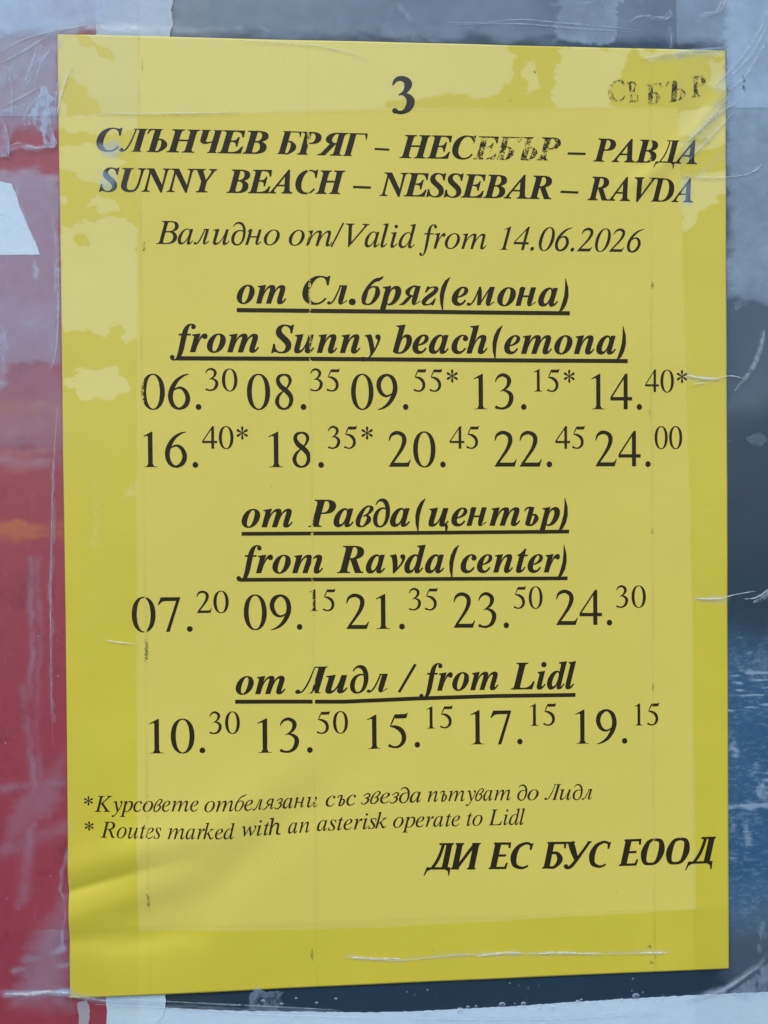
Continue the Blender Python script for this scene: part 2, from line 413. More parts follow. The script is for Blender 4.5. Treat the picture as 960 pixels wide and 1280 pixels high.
INNER = [(23.8, 24.25), (99.93, 20.79), (194.12, 18.42), (195.54, 62.82), (196.2, 86), (197.44, 137.73), (198.54, 189.74), (199.25, 277.2), (97.66, 278.91), (20.92, 277.1), (21.31, 186.38), (23.03, 86.78)]
def dry_field(U, V):
    """patches of the taped margin where the adhesive has not wetted the paper"""
    wu, wv = warp(U, V, 2.6, 9, 2)
    f = 0 * U
    def A(P, soft=0.7, val=1.0, rough=0.0):
        nonlocal f
        f = np.maximum(f, val * blob(wu, wv, P, soft, rough, 5, 3))
    def Rm(P, soft=0.8, val=1.0):
        nonlocal f
        f = f * (1 - val * blob(wu, wv, P, soft))
    A([(-2.82, -3.84), (130.51, -4.78), (140.67, 2.54), (143.18, 10.07), (130.35, 17.41), (130.29, 25.49), (-3.26, 27.96)], 1.2)
    Rm([(4.8, -0.12), (9.61, -0.24), (11.02, 2.66), (6.67, 4.24)]); Rm([(10.56, 1.21), (13.43, 2.61), (16.77, 5.96), (15.77, 8.44), (12.42, 6.06)])
    Rm([(2.2, 15.11), (4.61, 14.08), (9.38, 17.41), (11.74, 21.29), (8.82, 23.31), (1.12, 23.46)], 1.5)
    Rm([(99.96, 18.03), (120.18, 15.6), (140.57, 16.7), (140.53, 22.77), (97.39, 23.59)], 1.5, 0.7)
    A([(157.65, -0.4), (179.43, -0.42), (175.75, 6.8), (172.86, 13.24), (175.41, 22.11), (153.9, 22.52), (155.27, 9.8)], 1.0)
    A([(144.47, 8.77), (147.84, 4.9), (149.84, 12.45), (146.22, 16.33)], 0.8, 0.8)
    A([(182.04, -0.48), (209.6, -0.12), (209.6, 1.93), (187.24, 3.99)], 1.0); A([(205.1, 3.58), (211.44, 3.43), (211.41, 13.2), (205.6, 11.78)], 0.8)
    A([(193.46, 18.95), (211.39, 17.31), (211.34, 31.72), (202.9, 28.26), (193.96, 26.37)], 0.8); A([(193.68, 29.45), (198.15, 29.37), (211.35, 28.63), (211.35, 30.69), (194.98, 33.53)], 0.8, .8)
    A([(193.9, 39.2), (211.32, 38.42), (211.29, 45.64), (203.87, 50.37), (198.04, 56.36), (194.87, 57.68)], 0.9)
    A([(-0.79, 23.01), (24.55, 23.01), (24.47, 28.92), (11.14, 30.15), (-0.85, 27.42)], 0.7)
    A([(-0.46, 34.28), (8.71, 32.16), (15.92, 34.49), (18.31, 37.41), (17.26, 43.58), (13.36, 45.36), (7.34, 44.47), (3.75, 43.05), (-0.55, 40.66)], 0.9, 1, 0.5)
    A([(-0.65, 48.26), (2.22, 48.96), (2.18, 51.91), (-0.23, 52.93)], 0.5)
    A([(8.47, 50.36), (11.38, 49.33), (18.12, 51.71), (17.6, 54.68), (13.72, 55.22), (8.91, 53.8)], 0.7)
    A([(-1.28, 58.83), (5.97, 56.78), (13.24, 55.22), (23.39, 58.07), (23.47, 90.5), (19.55, 92.99), (10.36, 90.54), (3.12, 89.83), (0.2, 91.81), (-1.66, 86.89)], 0.8, 1, 0.6)
    Rm([(2.05, 61.75), (8.81, 61.19), (8.76, 65.13), (3.44, 65.67)], 0.8, .8)
    Rm([(15.23, 88.79), (19.12, 88.28), (19.05, 93.73), (15.64, 94.73)], 0.5); Rm([(6.48, 91.3), (10.35, 91.28), (9.85, 92.77), (6.95, 92.78)], 0.5)
    A([(1.47, 105.14), (6.34, 102.17), (17, 102.16), (20.83, 107.12), (19.33, 110.1), (10.09, 111.08), (6.19, 113.55), (0.95, 108.1)], 0.7)
    A([(9.41, 126.45), (11.8, 129.44), (12.88, 158.79), (7.54, 158.72), (6.73, 146.28)], 3.0, 0.42); A([(17.04, 137.92), (22.42, 136.47), (22.35, 141.95), (18.92, 142.91)], 1.2, 0.5)
    A([(3.98, 171.11), (9.33, 169.95), (10.22, 176.19), (4.38, 177.34)], 2.5, 0.36)
    A([(1.51, 210.94), (16.09, 212.55), (6.01, 238.58), (0.56, 245.92)], 2.0, 0.25)
    # mottled edges of the wetted zone
    mott = fbm(U * 0.7, V * 1.5, 6, 4, 5)
    zone = blob(U, V, [(-0.99, 37.72), (23.64, 37.32), (22.82, 104.14), (-1.89, 104.15)], 5)
    f = np.clip(f + 0.55 * mott * zone, 0, 1)
    return f

def make_paper():
    U, V = grid(0, 210, 0, 297, 0.5)
    # the printer-straight edges bow a little
    H = paper_h(U, V)
    d = np.minimum.reduce([U, 210 - U, V, 297 - V])
    inner = sstep(sdf(U, V, INNER) + 0.25 * fbm(U, V, 4, 1, 3), 0.6)
    dry = dry_field(U, V)
    wet = np.clip((1 - inner) * (1 - dry), 0, 1)
    fleck = 0 * U
    cre = 0 * U
    for uf, amp in zip(FOLDS, (0.64, 0.48, 0.62)):
        w = uf + 0.5 * fbm(V, 0 * V, 18, 5, 3)
        band = np.exp(-((U - w) / 0.55) ** 2)
        along = np.clip(0.35 + 1.9 * fbm(V, U * 0 + uf, 22, 3, 4), 0, 1)
        fleck = np.maximum(fleck, amp * band * along)
        cre = np.maximum(cre, np.exp(-((U - w) / 0.35) ** 2) * (0.35 + 0.65 * along))
    for pu, pv, ru, rv, am in ((24.45, 189.44, 0.9, 6, 1.0), (185.6, 75.25, 0.8, 2.2, 1.0), (185.22, 154.21, 0.9, 2.2, .8), (25.45, 8.95, 0.5, 5, .85), (25.25, 64.48, .8, 3, .9), (185.25, 204.58, .7, 3, .9), (183.79, 288.65, 1.2, 1.0, 1.0), (184.3, 293.92, 1.2, .8, 1.0), (74.8, 286.69, .7, 3, 1), (24.24, 266.88, .8, 6, .85), (147.82, 8.19, .5, .9, 1.2), (140.06, 17.21, .7, .7, .9), (184.62, 115.69, .9, 4, .7)):
        fleck = np.maximum(fleck, 1.08 * am * np.exp(-((U - pu) / ru) ** 2 - ((V - pv) / rv) ** 2))
    me = grid_mesh('paper', U, V, H, {'wet': wet, 'dry_lift': np.clip((1 - inner) * dry, 0, 1), 'fleck': fleck, 'crease': cre})
    o = link('paper', me, paper_mat(), notice)
    so = o.modifiers.new('thickness', 'SOLIDIFY'); so.thickness = 0.00012; so.offset = 0
make_paper()

# ------------------------------------------------------------------ lettering (outlines in font units, 'r' marks a pen stroke)
GL = {
 "BЛ":[388,[[[[245,0],[351,0],[472,451],[366,451]]],[[[213,0],[384,0],[386,9],[365,15],[360,33],[254,33],[239,15],[215,9]]],[[[333,451],[505,451],[502,442],[478,436],[463,418],[357,418],[352,436],[331,442]]],[[[267,433],[368,433],[372,451],[271,451]]],["r",[[315,446],[308,424],[297,392],[285,355],[271,317],[258,282],[245,249],[232,215],[218,183],[204,152],[191,125],[178,101],[165,79],[152,60],[139,43],[125,28],[109,16],[93,8],[77,3],[65,0],[55,-2],[46,-4],[37,-2],[33,2],[31,5],[30,5],[50,25],[52,23],[53,21],[53,21],[52,20],[56,21],[64,24],[76,27],[87,32],[98,38],[108,46],[118,57],[129,72],[141,89],[153,109],[165,132],[179,158],[193,187],[207,219],[222,252],[235,285],[248,319],[262,357],[274,394],[285,425],[293,448]]],[[[82,35],[82,50],[76,62],[64,69],[48,69],[32,62],[19,50],[12,35],[11,20],[18,8],[30,1],[45,1],[61,8],[74,20]]]]],
 "BЪ":[401,[[[[116,0],[223,0],[343,451],[237,451]]],[[[84,0],[255,0],[257,9],[236,15],[231,33],[125,33],[110,15],[86,9]]],[[[137,431],[338,431],[343,451],[143,451]]],[[[133,451],[97,350],[109,350],[167,427],[203,436],[207,451]]],[[[258,451],[376,451],[373,442],[349,436],[335,418],[281,418],[276,436],[255,442]]],["r",[[278,257],[288,259],[303,261],[322,262],[343,261],[363,253],[382,239],[402,221],[421,197],[434,167],[433,128],[413,89],[384,59],[353,35],[322,16],[296,2],[272,-6],[250,-7],[232,-6],[218,-3],[208,-2],[215,20],[226,20],[240,19],[255,20],[269,24],[280,33],[292,50],[305,74],[317,99],[323,119],[324,128],[328,136],[332,156],[334,181],[334,205],[331,222],[325,230],[313,234],[298,235],[283,234],[272,235]]]]],
 "BБ":[346,[[[[35,0],[142,0],[263,451],[156,451]]],[[[3,0],[174,0],[177,9],[156,15],[151,33],[44,33],[30,15],[5,9]]],[[[124,451],[295,451],[293,442],[269,436],[254,418],[148,418],[143,436],[122,442]]],[[[151,431],[439,431],[445,451],[156,451]]],[[[455,451],[435,343],[423,343],[408,427],[377,436],[381,451]]],["r",[[197,257],[207,259],[222,261],[242,262],[263,261],[282,253],[301,239],[322,221],[341,197],[353,167],[352,128],[333,89],[304,59],[272,35],[242,16],[215,2],[191,-6],[169,-7],[151,-6],[137,-3],[127,-2],[134,20],[145,20],[159,19],[175,20],[189,24],[199,33],[211,50],[225,74],[236,99],[242,119],[244,128],[247,136],[251,156],[254,181],[253,205],[250,222],[244,230],[232,234],[217,235],[202,234],[192,235]]]]],
 "BГ":[342,[[[[35,0],[142,0],[263,451],[156,451]]],[[[3,0],[174,0],[177,9],[156,15],[151,33],[44,33],[30,15],[5,9]]],[[[124,451],[295,451],[293,442],[269,436],[254,418],[148,418],[143,436],[122,442]]],[[[151,431],[439,431],[445,451],[156,451]]],[[[465,451],[442,330],[430,330],[418,427],[387,436],[391,451]]]]],
 "BЧ":[386,[[[[245,0],[351,0],[472,451],[365,451]]],[[[212,0],[383,0],[386,9],[365,15],[360,33],[253,33],[239,15],[215,9]]],[[[333,451],[504,451],[502,442],[478,436],[463,418],[357,418],[352,436],[331,442]]],[[[124,451],[295,451],[293,442],[269,436],[254,418],[148,418],[143,436],[122,442]]],[[[108,270],[214,270],[263,451],[157,451]]],["r",[[216,276],[214,269],[211,261],[208,256],[206,255],[204,257],[202,256],[200,249],[200,242],[201,235],[203,229],[205,224],[208,220],[214,217],[222,215],[232,214],[246,216],[264,220],[282,225],[299,231],[310,234],[312,211],[300,207],[284,202],[265,196],[246,190],[230,185],[216,181],[204,178],[191,175],[178,174],[164,175],[151,179],[138,184],[126,192],[116,201],[107,215],[103,233],[104,251],[107,264],[109,273],[110,277]]]]],
 "BД":[383,[[[[234,7],[341,7],[460,451],[353,451]]],[[[321,451],[492,451],[490,442],[466,436],[451,418],[345,418],[340,436],[319,442]]],[[[241,433],[355,433],[360,451],[246,451]]],["r",[[317,446],[310,424],[300,392],[288,354],[275,316],[261,281],[248,250],[234,219],[220,188],[204,159],[188,130],[169,102],[148,73],[127,46],[110,24],[97,8],[78,19],[90,35],[107,58],[127,84],[146,112],[164,139],[179,166],[194,195],[209,224],[224,254],[237,285],[250,319],[263,356],[276,393],[286,425],[293,448]]],[[[3,0],[380,0],[386,23],[10,23]]],[[[10,23],[-44,-101],[-29,-101],[16,-27],[71,0],[77,23]]],[[[386,23],[365,-101],[350,-101],[345,-27],[305,0],[312,23]]]]],
 "Bл":[325,[["r",[[237,305],[232,291],[225,272],[217,249],[208,225],[198,200],[187,175],[175,147],[162,119],[149,92],[137,70],[125,52],[114,37],[103,25],[93,15],[83,6],[72,0],[62,-4],[53,-5],[46,-5],[41,-4],[34,-2],[30,3],[28,7],[28,10],[28,11],[49,24],[50,22],[51,20],[51,19],[51,20],[51,20],[54,20],[58,20],[61,21],[65,22],[69,26],[76,32],[85,40],[94,50],[103,63],[114,78],[125,99],[138,124],[151,152],[164,179],[175,204],[185,228],[195,252],[204,274],[211,293],[216,307]]],[[[68,23],[68,34],[63,43],[54,48],[43,48],[31,43],[21,34],[15,23],[15,12],[20,3],[29,-2],[41,-2],[52,3],[62,12]]],["r",[[336,311],[328,280],[316,235],[302,185],[289,137],[280,101],[273,79],[269,66],[266,58],[264,53],[261,47],[258,40],[255,35],[252,32],[249,30],[245,29],[242,28],[240,25],[241,23],[246,23],[253,25],[266,32],[281,42],[298,53],[313,64],[323,71],[331,57],[320,51],[305,40],[288,29],[272,18],[259,10],[250,4],[242,-2],[233,-5],[223,-7],[213,-5],[205,0],[198,7],[193,16],[190,25],[188,34],[188,43],[188,53],[189,64],[192,78],[197,101],[206,137],[219,185],[233,235],[245,280],[254,311]]],[[[203,287],[329,287],[336,311],[210,311]]]]],
 "Bм":[456,[["r",[[236,305],[231,291],[224,272],[216,249],[207,225],[197,200],[186,175],[174,147],[161,119],[148,92],[136,70],[125,52],[113,37],[102,25],[92,15],[82,6],[71,0],[61,-4],[52,-5],[45,-5],[40,-4],[33,-2],[29,3],[27,7],[27,10],[27,11],[48,24],[49,22],[50,20],[50,19],[50,20],[50,20],[53,20],[57,20],[60,21],[64,22],[68,26],[75,32],[84,40],[93,50],[102,63],[113,78],[124,99],[137,124],[150,152],[163,179],[174,204],[184,228],[194,252],[203,274],[210,293],[215,307]]],[[[67,23],[67,34],[62,43],[53,48],[42,48],[30,43],[20,34],[15,23],[14,12],[19,3],[28,-2],[40,-2],[51,3],[61,12]]],["r",[[242,314],[245,301],[251,285],[256,261],[259,228],[257,179],[253,117],[249,57],[246,16],[178,4],[181,45],[186,105],[192,167],[198,217],[204,250],[211,276],[218,295],[222,309]]],["r",[[202,10],[390,311],[410,303],[220,3]]],["r",[[467,311],[459,280],[447,235],[433,185],[421,137],[411,101],[404,79],[400,66],[397,58],[395,53],[392,47],[389,40],[386,35],[383,32],[380,30],[376,29],[373,28],[371,25],[372,23],[377,23],[385,25],[397,32],[413,42],[429,53],[444,64],[454,71],[462,57],[451,51],[436,40],[420,29],[403,18],[391,10],[381,4],[373,-2],[364,-5],[354,-7],[345,-5],[336,0],[329,7],[325,16],[321,25],[320,34],[319,43],[319,53],[320,64],[323,78],[328,101],[338,137],[350,185],[364,235],[376,280],[385,311]]],[[[383,303],[465,303],[467,311],[385,311]]]]],
 "Bн":[347,[["r",[[190,311],[148,156],[106,0],[24,0],[66,156],[107,311]]],["r",[[144,299],[140,300],[136,301],[133,302],[130,301],[128,300],[123,296],[116,287],[108,276],[101,267],[96,260],[81,268],[86,275],[93,284],[102,295],[110,306],[119,314],[129,319],[138,320],[145,320],[149,318],[152,318]]],["r",[[358,311],[350,280],[338,235],[324,185],[312,137],[302,101],[295,79],[291,66],[288,58],[286,53],[284,47],[281,40],[277,35],[274,32],[271,30],[268,29],[265,28],[262,25],[263,23],[268,23],[276,25],[288,32],[304,42],[320,53],[335,64],[345,71],[353,57],[343,51],[328,40],[311,29],[294,18],[282,10],[272,4],[264,-2],[255,-5],[245,-7],[236,-5],[227,0],[220,7],[216,16],[212,25],[211,34],[210,43],[210,53],[211,64],[214,78],[219,101],[229,137],[241,185],[255,235],[267,280],[276,311]]],[[[104,146],[273,146],[280,175],[112,175]]]]],
 "Bя":[341,[["r",[[353,311],[345,280],[333,235],[319,185],[307,137],[297,101],[290,79],[286,66],[283,58],[281,53],[279,47],[276,40],[272,35],[269,32],[266,30],[263,29],[260,28],[257,25],[258,23],[263,23],[271,25],[283,32],[299,42],[315,53],[330,64],[340,71],[348,57],[338,51],[323,40],[306,29],[289,18],[277,10],[267,4],[259,-2],[250,-5],[240,-7],[231,-5],[222,0],[215,7],[211,16],[207,25],[206,34],[205,43],[205,53],[206,64],[209,78],[214,101],[224,137],[236,185],[250,235],[262,280],[271,311]]],["r",[[306,293],[295,293],[279,294],[261,294],[245,291],[232,285],[219,273],[205,257],[193,239],[185,225],[184,221],[182,218],[179,208],[179,193],[182,179],[187,168],[198,162],[216,159],[237,158],[257,158],[271,158],[265,135],[251,134],[231,132],[208,131],[184,132],[163,137],[145,147],[129,159],[115,177],[107,199],[110,228],[128,255],[151,277],[176,293],[201,306],[224,316],[247,321],[268,321],[287,318],[303,316],[313,314]]],["r",[[217,138],[210,130],[201,120],[191,107],[181,95],[171,83],[161,70],[148,55],[133,38],[117,21],[100,7],[82,-2],[65,-6],[53,-6],[43,-5],[35,-4],[27,-5],[21,-5],[15,-5],[11,-5],[8,-5],[13,13],[16,14],[20,13],[24,14],[29,15],[35,18],[43,23],[51,28],[58,34],[64,41],[69,47],[76,56],[87,70],[101,87],[116,104],[131,119],[147,132],[163,142],[178,150],[191,156],[199,161]]]]],
 "Bъ":[294,[["r",[[247,311],[226,232],[197,122],[175,41],[165,20],[110,32],[113,29],[154,11],[151,0],[91,9],[92,40],[113,122],[143,232],[165,311]]],["r",[[74,243],[77,250],[82,259],[87,271],[94,283],[103,293],[113,302],[123,307],[134,312],[144,315],[154,317],[166,319],[179,319],[191,318],[201,318],[208,317],[200,289],[193,289],[183,289],[171,289],[161,288],[152,287],[144,285],[137,283],[130,281],[124,278],[120,275],[115,271],[108,263],[101,253],[95,244],[91,238]]],["r",[[196,189],[205,190],[220,193],[237,196],[255,197],[273,192],[287,180],[299,166],[309,147],[314,125],[311,99],[298,74],[279,51],[258,30],[234,13],[211,-1],[187,-8],[164,-9],[143,-8],[126,-6],[114,-5],[123,24],[135,23],[153,22],[171,22],[188,25],[199,31],[207,41],[215,58],[222,76],[227,93],[230,103],[233,111],[238,124],[242,139],[244,153],[244,162],[241,166],[230,168],[216,167],[203,165],[193,165]]]]],
 "Bб":[293,[["r",[[252,301],[260,302],[272,303],[287,301],[305,294],[318,279],[325,260],[331,237],[333,211],[331,182],[324,152],[309,121],[290,92],[268,64],[245,39],[223,19],[202,5],[182,-3],[163,-7],[147,-8],[132,-8],[117,-8],[100,-8],[83,-5],[67,3],[53,16],[45,35],[41,56],[39,79],[40,103],[43,126],[49,151],[58,176],[70,202],[82,226],[95,250],[109,272],[123,293],[138,314],[154,332],[169,350],[184,366],[199,382],[214,397],[230,411],[249,423],[269,432],[288,437],[304,440],[316,441],[323,443],[333,445],[346,451],[361,458],[374,465],[383,469],[391,461],[385,452],[378,440],[368,425],[355,410],[338,396],[319,387],[301,382],[286,379],[275,376],[267,373],[256,366],[244,358],[231,349],[218,337],[206,324],[194,309],[183,292],[173,273],[164,254],[155,235],[148,215],[141,193],[136,171],[131,150],[126,130],[120,110],[114,90],[108,71],[105,55],[103,45],[104,36],[108,28],[116,20],[126,15],[138,13],[150,15],[162,20],[173,27],[182,37],[191,48],[202,65],[214,89],[226,114],[236,139],[244,159],[249,176],[253,196],[257,217],[259,236],[261,249],[261,256],[259,263],[253,270],[246,276],[240,281]]],["r",[[117,228],[127,238],[141,251],[157,267],[174,282],[190,294],[205,301],[221,305],[234,306],[244,307],[251,307],[247,283],[239,283],[229,282],[218,281],[208,279],[197,275],[185,266],[169,253],[153,239],[139,226],[129,217]]]]],
 "Bв":[268,[["r",[[52,152],[58,165],[68,184],[80,207],[94,232],[109,254],[126,274],[144,293],[163,310],[182,325],[201,338],[219,346],[237,351],[253,353],[268,352],[282,350],[295,346],[309,339],[321,328],[329,312],[329,290],[320,268],[305,249],[287,232],[269,216],[251,203],[232,192],[213,183],[194,177],[179,172],[168,168],[164,185],[175,191],[189,199],[205,208],[220,218],[230,228],[239,241],[247,257],[254,272],[258,284],[259,290],[262,292],[265,299],[268,309],[268,318],[265,324],[259,326],[249,326],[238,322],[227,317],[217,309],[207,299],[196,284],[184,266],[174,248],[165,231],[157,214],[149,193],[141,172],[134,152],[129,138]]],["r",[[158,186],[169,188],[185,192],[204,195],[225,197],[244,192],[260,181],[273,167],[284,148],[289,125],[285,97],[269,70],[248,48],[224,30],[202,15],[184,4],[168,-4],[154,-9],[141,-11],[129,-11],[117,-11],[104,-10],[90,-8],[74,-4],[59,4],[47,17],[40,34],[37,53],[36,71],[37,89],[38,104],[41,120],[45,135],[50,147],[54,156],[56,161],[134,149],[131,142],[127,134],[124,127],[121,119],[119,111],[116,99],[113,85],[110,71],[109,59],[108,51],[108,44],[110,35],[114,25],[121,18],[128,13],[136,12],[143,13],[150,16],[157,21],[164,30],[175,43],[186,62],[196,81],[203,97],[205,105],[208,111],[213,123],[216,138],[217,152],[217,161],[211,166],[198,169],[182,169],[166,167],[155,167]]]]],
 "IЛ":[356,[[[[255,0],[320,0],[455,465],[390,465]]],[[[222,0],[353,0],[355,8],[334,13],[329,31],[264,31],[249,13],[224,8]]],[[[357,465],[488,465],[486,457],[461,452],[446,434],[381,434],[376,452],[355,457]]],[[[285,449],[392,449],[397,465],[290,465]]],["r",[[335,460],[327,438],[316,407],[303,371],[289,333],[275,298],[261,264],[246,228],[230,194],[215,161],[200,132],[186,107],[172,84],[158,64],[144,46],[129,30],[111,17],[94,9],[78,4],[65,1],[54,-2],[45,-3],[36,-1],[31,3],[29,5],[28,6],[49,25],[51,23],[52,21],[52,21],[52,21],[55,22],[65,24],[77,28],[89,33],[101,39],[112,48],[123,60],[135,75],[147,94],[161,115],[174,139],[189,167],[205,198],[221,233],[237,267],[252,301],[266,335],[280,373],[294,409],[305,440],[313,462]]],[[[78,37],[79,51],[73,62],[62,68],[48,68],[33,62],[21,51],[14,37],[13,23],[19,12],[30,6],[44,6],[59,12],[71,23]]]]],
 "Iл":[303,[["r",[[247,307],[242,295],[236,278],[228,257],[218,235],[208,212],[196,186],[183,156],[168,126],[154,98],[141,74],[128,55],[116,39],[104,26],[93,16],[82,7],[71,0],[60,-4],[51,-5],[44,-4],[38,-3],[32,-1],[27,4],[26,8],[25,11],[25,12],[46,25],[47,23],[48,20],[49,20],[48,20],[49,21],[52,21],[56,21],[60,22],[64,23],[69,27],[77,33],[86,42],[96,53],[106,66],[117,82],[130,105],[144,132],[159,161],[173,190],[185,216],[196,238],[206,260],[214,281],[222,297],[227,310]]],[[[63,24],[63,34],[59,43],[51,47],[41,47],[30,43],[21,34],[16,24],[15,14],[19,6],[27,1],[38,1],[49,6],[57,14]]],["r",[[318,314],[310,284],[297,239],[282,189],[269,142],[258,107],[252,85],[247,70],[244,61],[242,54],[240,47],[237,39],[235,33],[233,28],[232,26],[231,24],[230,23],[231,22],[234,21],[239,23],[245,26],[255,33],[268,43],[282,55],[294,66],[303,73],[312,62],[304,55],[292,44],[278,32],[264,20],[253,11],[243,6],[235,2],[226,-1],[218,-1],[210,2],[204,6],[199,13],[195,21],[194,29],[193,39],[193,48],[194,57],[196,69],[200,84],[206,107],[215,142],[229,189],[244,239],[257,284],[266,314]]],[[[212,290],[311,290],[318,314],[219,314]]]]],
 "Iн":[348,[["r",[[185,314],[140,157],[94,0],[41,0],[87,157],[132,314]]],["r",[[154,302],[150,303],[146,304],[142,304],[139,304],[137,303],[131,298],[123,288],[115,277],[107,267],[102,260],[87,268],[93,275],[100,285],[109,297],[119,308],[128,316],[138,322],[148,323],[154,322],[159,321],[162,320]]],["r",[[363,314],[354,284],[341,239],[327,189],[313,142],[303,107],[296,85],[292,70],[289,61],[287,54],[284,47],[282,39],[280,33],[278,28],[276,26],[275,24],[275,23],[276,22],[279,21],[283,23],[290,26],[300,33],[313,43],[327,55],[339,66],[347,73],[357,62],[349,55],[336,44],[323,32],[309,20],[298,11],[288,6],[279,2],[271,-1],[262,-1],[255,2],[248,6],[243,13],[240,21],[238,29],[237,39],[238,48],[239,57],[241,69],[244,84],[250,107],[260,142],[274,189],[288,239],[301,284],[310,314]]],[[[110,148],[288,148],[297,176],[119,176]]]]],
 "Iя":[343,[["r",[[358,314],[349,284],[336,239],[322,189],[308,142],[298,107],[291,85],[287,70],[284,61],[282,54],[279,47],[277,39],[275,33],[273,28],[271,26],[270,24],[270,23],[271,22],[274,21],[278,23],[285,26],[295,33],[308,43],[322,55],[334,66],[342,73],[352,62],[344,55],[331,44],[318,32],[304,20],[293,11],[283,6],[274,2],[266,-1],[257,-1],[250,2],[243,6],[238,13],[235,21],[233,29],[232,39],[233,48],[234,57],[236,69],[239,84],[245,107],[255,142],[269,189],[283,239],[296,284],[305,314]]],["r",[[325,295],[313,295],[296,295],[277,295],[260,292],[246,287],[231,277],[214,262],[197,246],[185,232],[180,224],[179,217],[179,205],[183,191],[190,179],[198,170],[210,164],[229,161],[252,160],[272,160],[287,159],[280,136],[266,135],[244,133],[220,131],[195,132],[173,138],[157,149],[144,164],[134,182],[129,204],[133,229],[148,253],[169,274],[192,292],[216,307],[240,319],[263,324],[286,324],[306,321],[322,318],[333,316]]],["r",[[227,138],[220,132],[209,125],[197,115],[185,105],[173,95],[161,82],[147,65],[131,47],[115,30],[98,16],[82,6],[67,0],[55,-2],[44,-3],[36,-4],[28,-5],[21,-6],[15,-5],[11,-5],[8,-5],[13,14],[16,14],[20,14],[25,15],[30,16],[36,18],[45,21],[54,25],[63,29],[71,35],[79,41],[90,52],[103,67],[118,85],[134,103],[149,119],[165,132],[180,143],[194,151],[205,158],[213,163]]]]],
 "Iъ":[274,[["r",[[245,314],[222,234],[191,125],[167,43],[158,20],[125,29],[127,28],[152,15],[148,6],[110,13],[114,42],[136,125],[169,234],[192,314]]],["r",[[79,242],[82,249],[87,259],[93,271],[100,283],[110,295],[120,303],[131,309],[142,314],[153,317],[164,319],[177,321],[190,321],[203,321],[213,320],[221,320],[212,291],[204,291],[194,291],[182,291],[170,290],[161,289],[153,287],[145,285],[137,282],[131,280],[126,277],[121,271],[113,263],[106,253],[100,243],[95,237]]],["r",[[199,199],[208,201],[222,204],[238,208],[257,208],[273,201],[284,188],[293,172],[298,152],[300,129],[295,105],[283,81],[266,57],[247,35],[226,16],[205,0],[182,-8],[160,-10],[142,-8],[128,-5],[119,-4],[128,24],[139,24],[154,23],[169,24],[182,26],[191,31],[201,41],[214,58],[227,77],[237,95],[243,108],[246,120],[248,135],[247,150],[245,164],[243,172],[240,175],[231,177],[218,176],[205,175],[196,175]]]]],
 "Iб":[274,[["r",[[252,303],[259,301],[270,299],[284,296],[298,288],[309,275],[315,258],[320,238],[322,215],[320,189],[312,161],[298,133],[278,103],[256,74],[234,47],[213,26],[193,11],[174,1],[155,-4],[138,-7],[123,-8],[107,-7],[91,-5],[75,0],[61,9],[50,23],[44,41],[42,62],[42,86],[44,110],[49,134],[55,159],[65,185],[76,211],[89,237],[102,261],[116,284],[130,306],[146,327],[162,346],[177,364],[193,381],[209,397],[225,412],[241,425],[259,436],[279,445],[297,450],[314,452],[327,455],[338,458],[350,463],[364,472],[378,481],[390,489],[399,496],[407,487],[400,479],[390,468],[378,454],[364,440],[347,428],[329,420],[311,415],[295,412],[282,409],[270,404],[257,396],[243,387],[229,375],[215,362],[201,348],[187,331],[174,313],[162,293],[151,273],[140,252],[131,230],[122,206],[115,182],[108,158],[102,136],[96,115],[90,92],[85,72],[82,54],[83,41],[87,32],[94,24],[104,18],[116,15],[129,14],[142,15],[155,18],[168,24],[180,33],[193,45],[207,64],[223,89],[238,117],[252,144],[261,166],[267,185],[271,204],[273,223],[273,241],[272,254],[270,262],[264,269],[255,274],[246,279],[239,283]]],["r",[[114,242],[124,249],[138,261],[154,274],[171,286],[187,296],[203,302],[219,305],[232,307],[243,308],[251,309],[247,285],[239,284],[228,283],[216,282],[204,279],[193,276],[180,268],[164,258],[147,246],[133,236],[123,228]]]]],
 "Iв":[249,[["r",[[57,157],[64,171],[74,192],[86,216],[100,241],[116,264],[132,284],[150,304],[169,322],[188,338],[206,351],[224,360],[241,367],[258,371],[274,372],[288,369],[301,363],[312,354],[320,341],[325,325],[323,306],[315,286],[302,267],[287,248],[270,230],[253,215],[233,203],[212,194],[192,187],[176,182],[165,178],[161,195],[172,201],[187,210],[204,220],[220,231],[232,241],[243,253],[255,268],[266,283],[274,297],[278,306],[280,313],[280,321],[279,330],[275,338],[271,343],[264,345],[254,346],[242,344],[229,340],[216,333],[203,321],[189,305],[175,287],[162,267],[151,249],[140,229],[130,207],[121,184],[113,163],[107,149]]],["r",[[154,196],[165,198],[183,203],[204,207],[225,208],[245,202],[258,189],[268,172],[274,152],[275,129],[270,104],[256,80],[237,57],[216,36],[195,18],[177,5],[161,-5],[145,-10],[131,-13],[119,-12],[107,-10],[94,-8],[81,-4],[68,3],[55,12],[46,25],[41,41],[39,60],[39,78],[41,96],[42,112],[46,127],[50,141],[55,153],[60,162],[62,168],[112,160],[109,153],[105,145],[101,136],[97,126],[94,116],[91,103],[88,87],[86,71],[84,57],[85,47],[88,38],[93,30],[101,22],[109,16],[118,13],[127,13],[134,14],[142,18],[149,23],[158,31],[170,44],[186,61],[201,80],[213,97],[219,109],[222,120],[223,134],[222,149],[219,163],[216,171],[210,175],[196,178],[179,178],[162,177],[150,177]]]]],
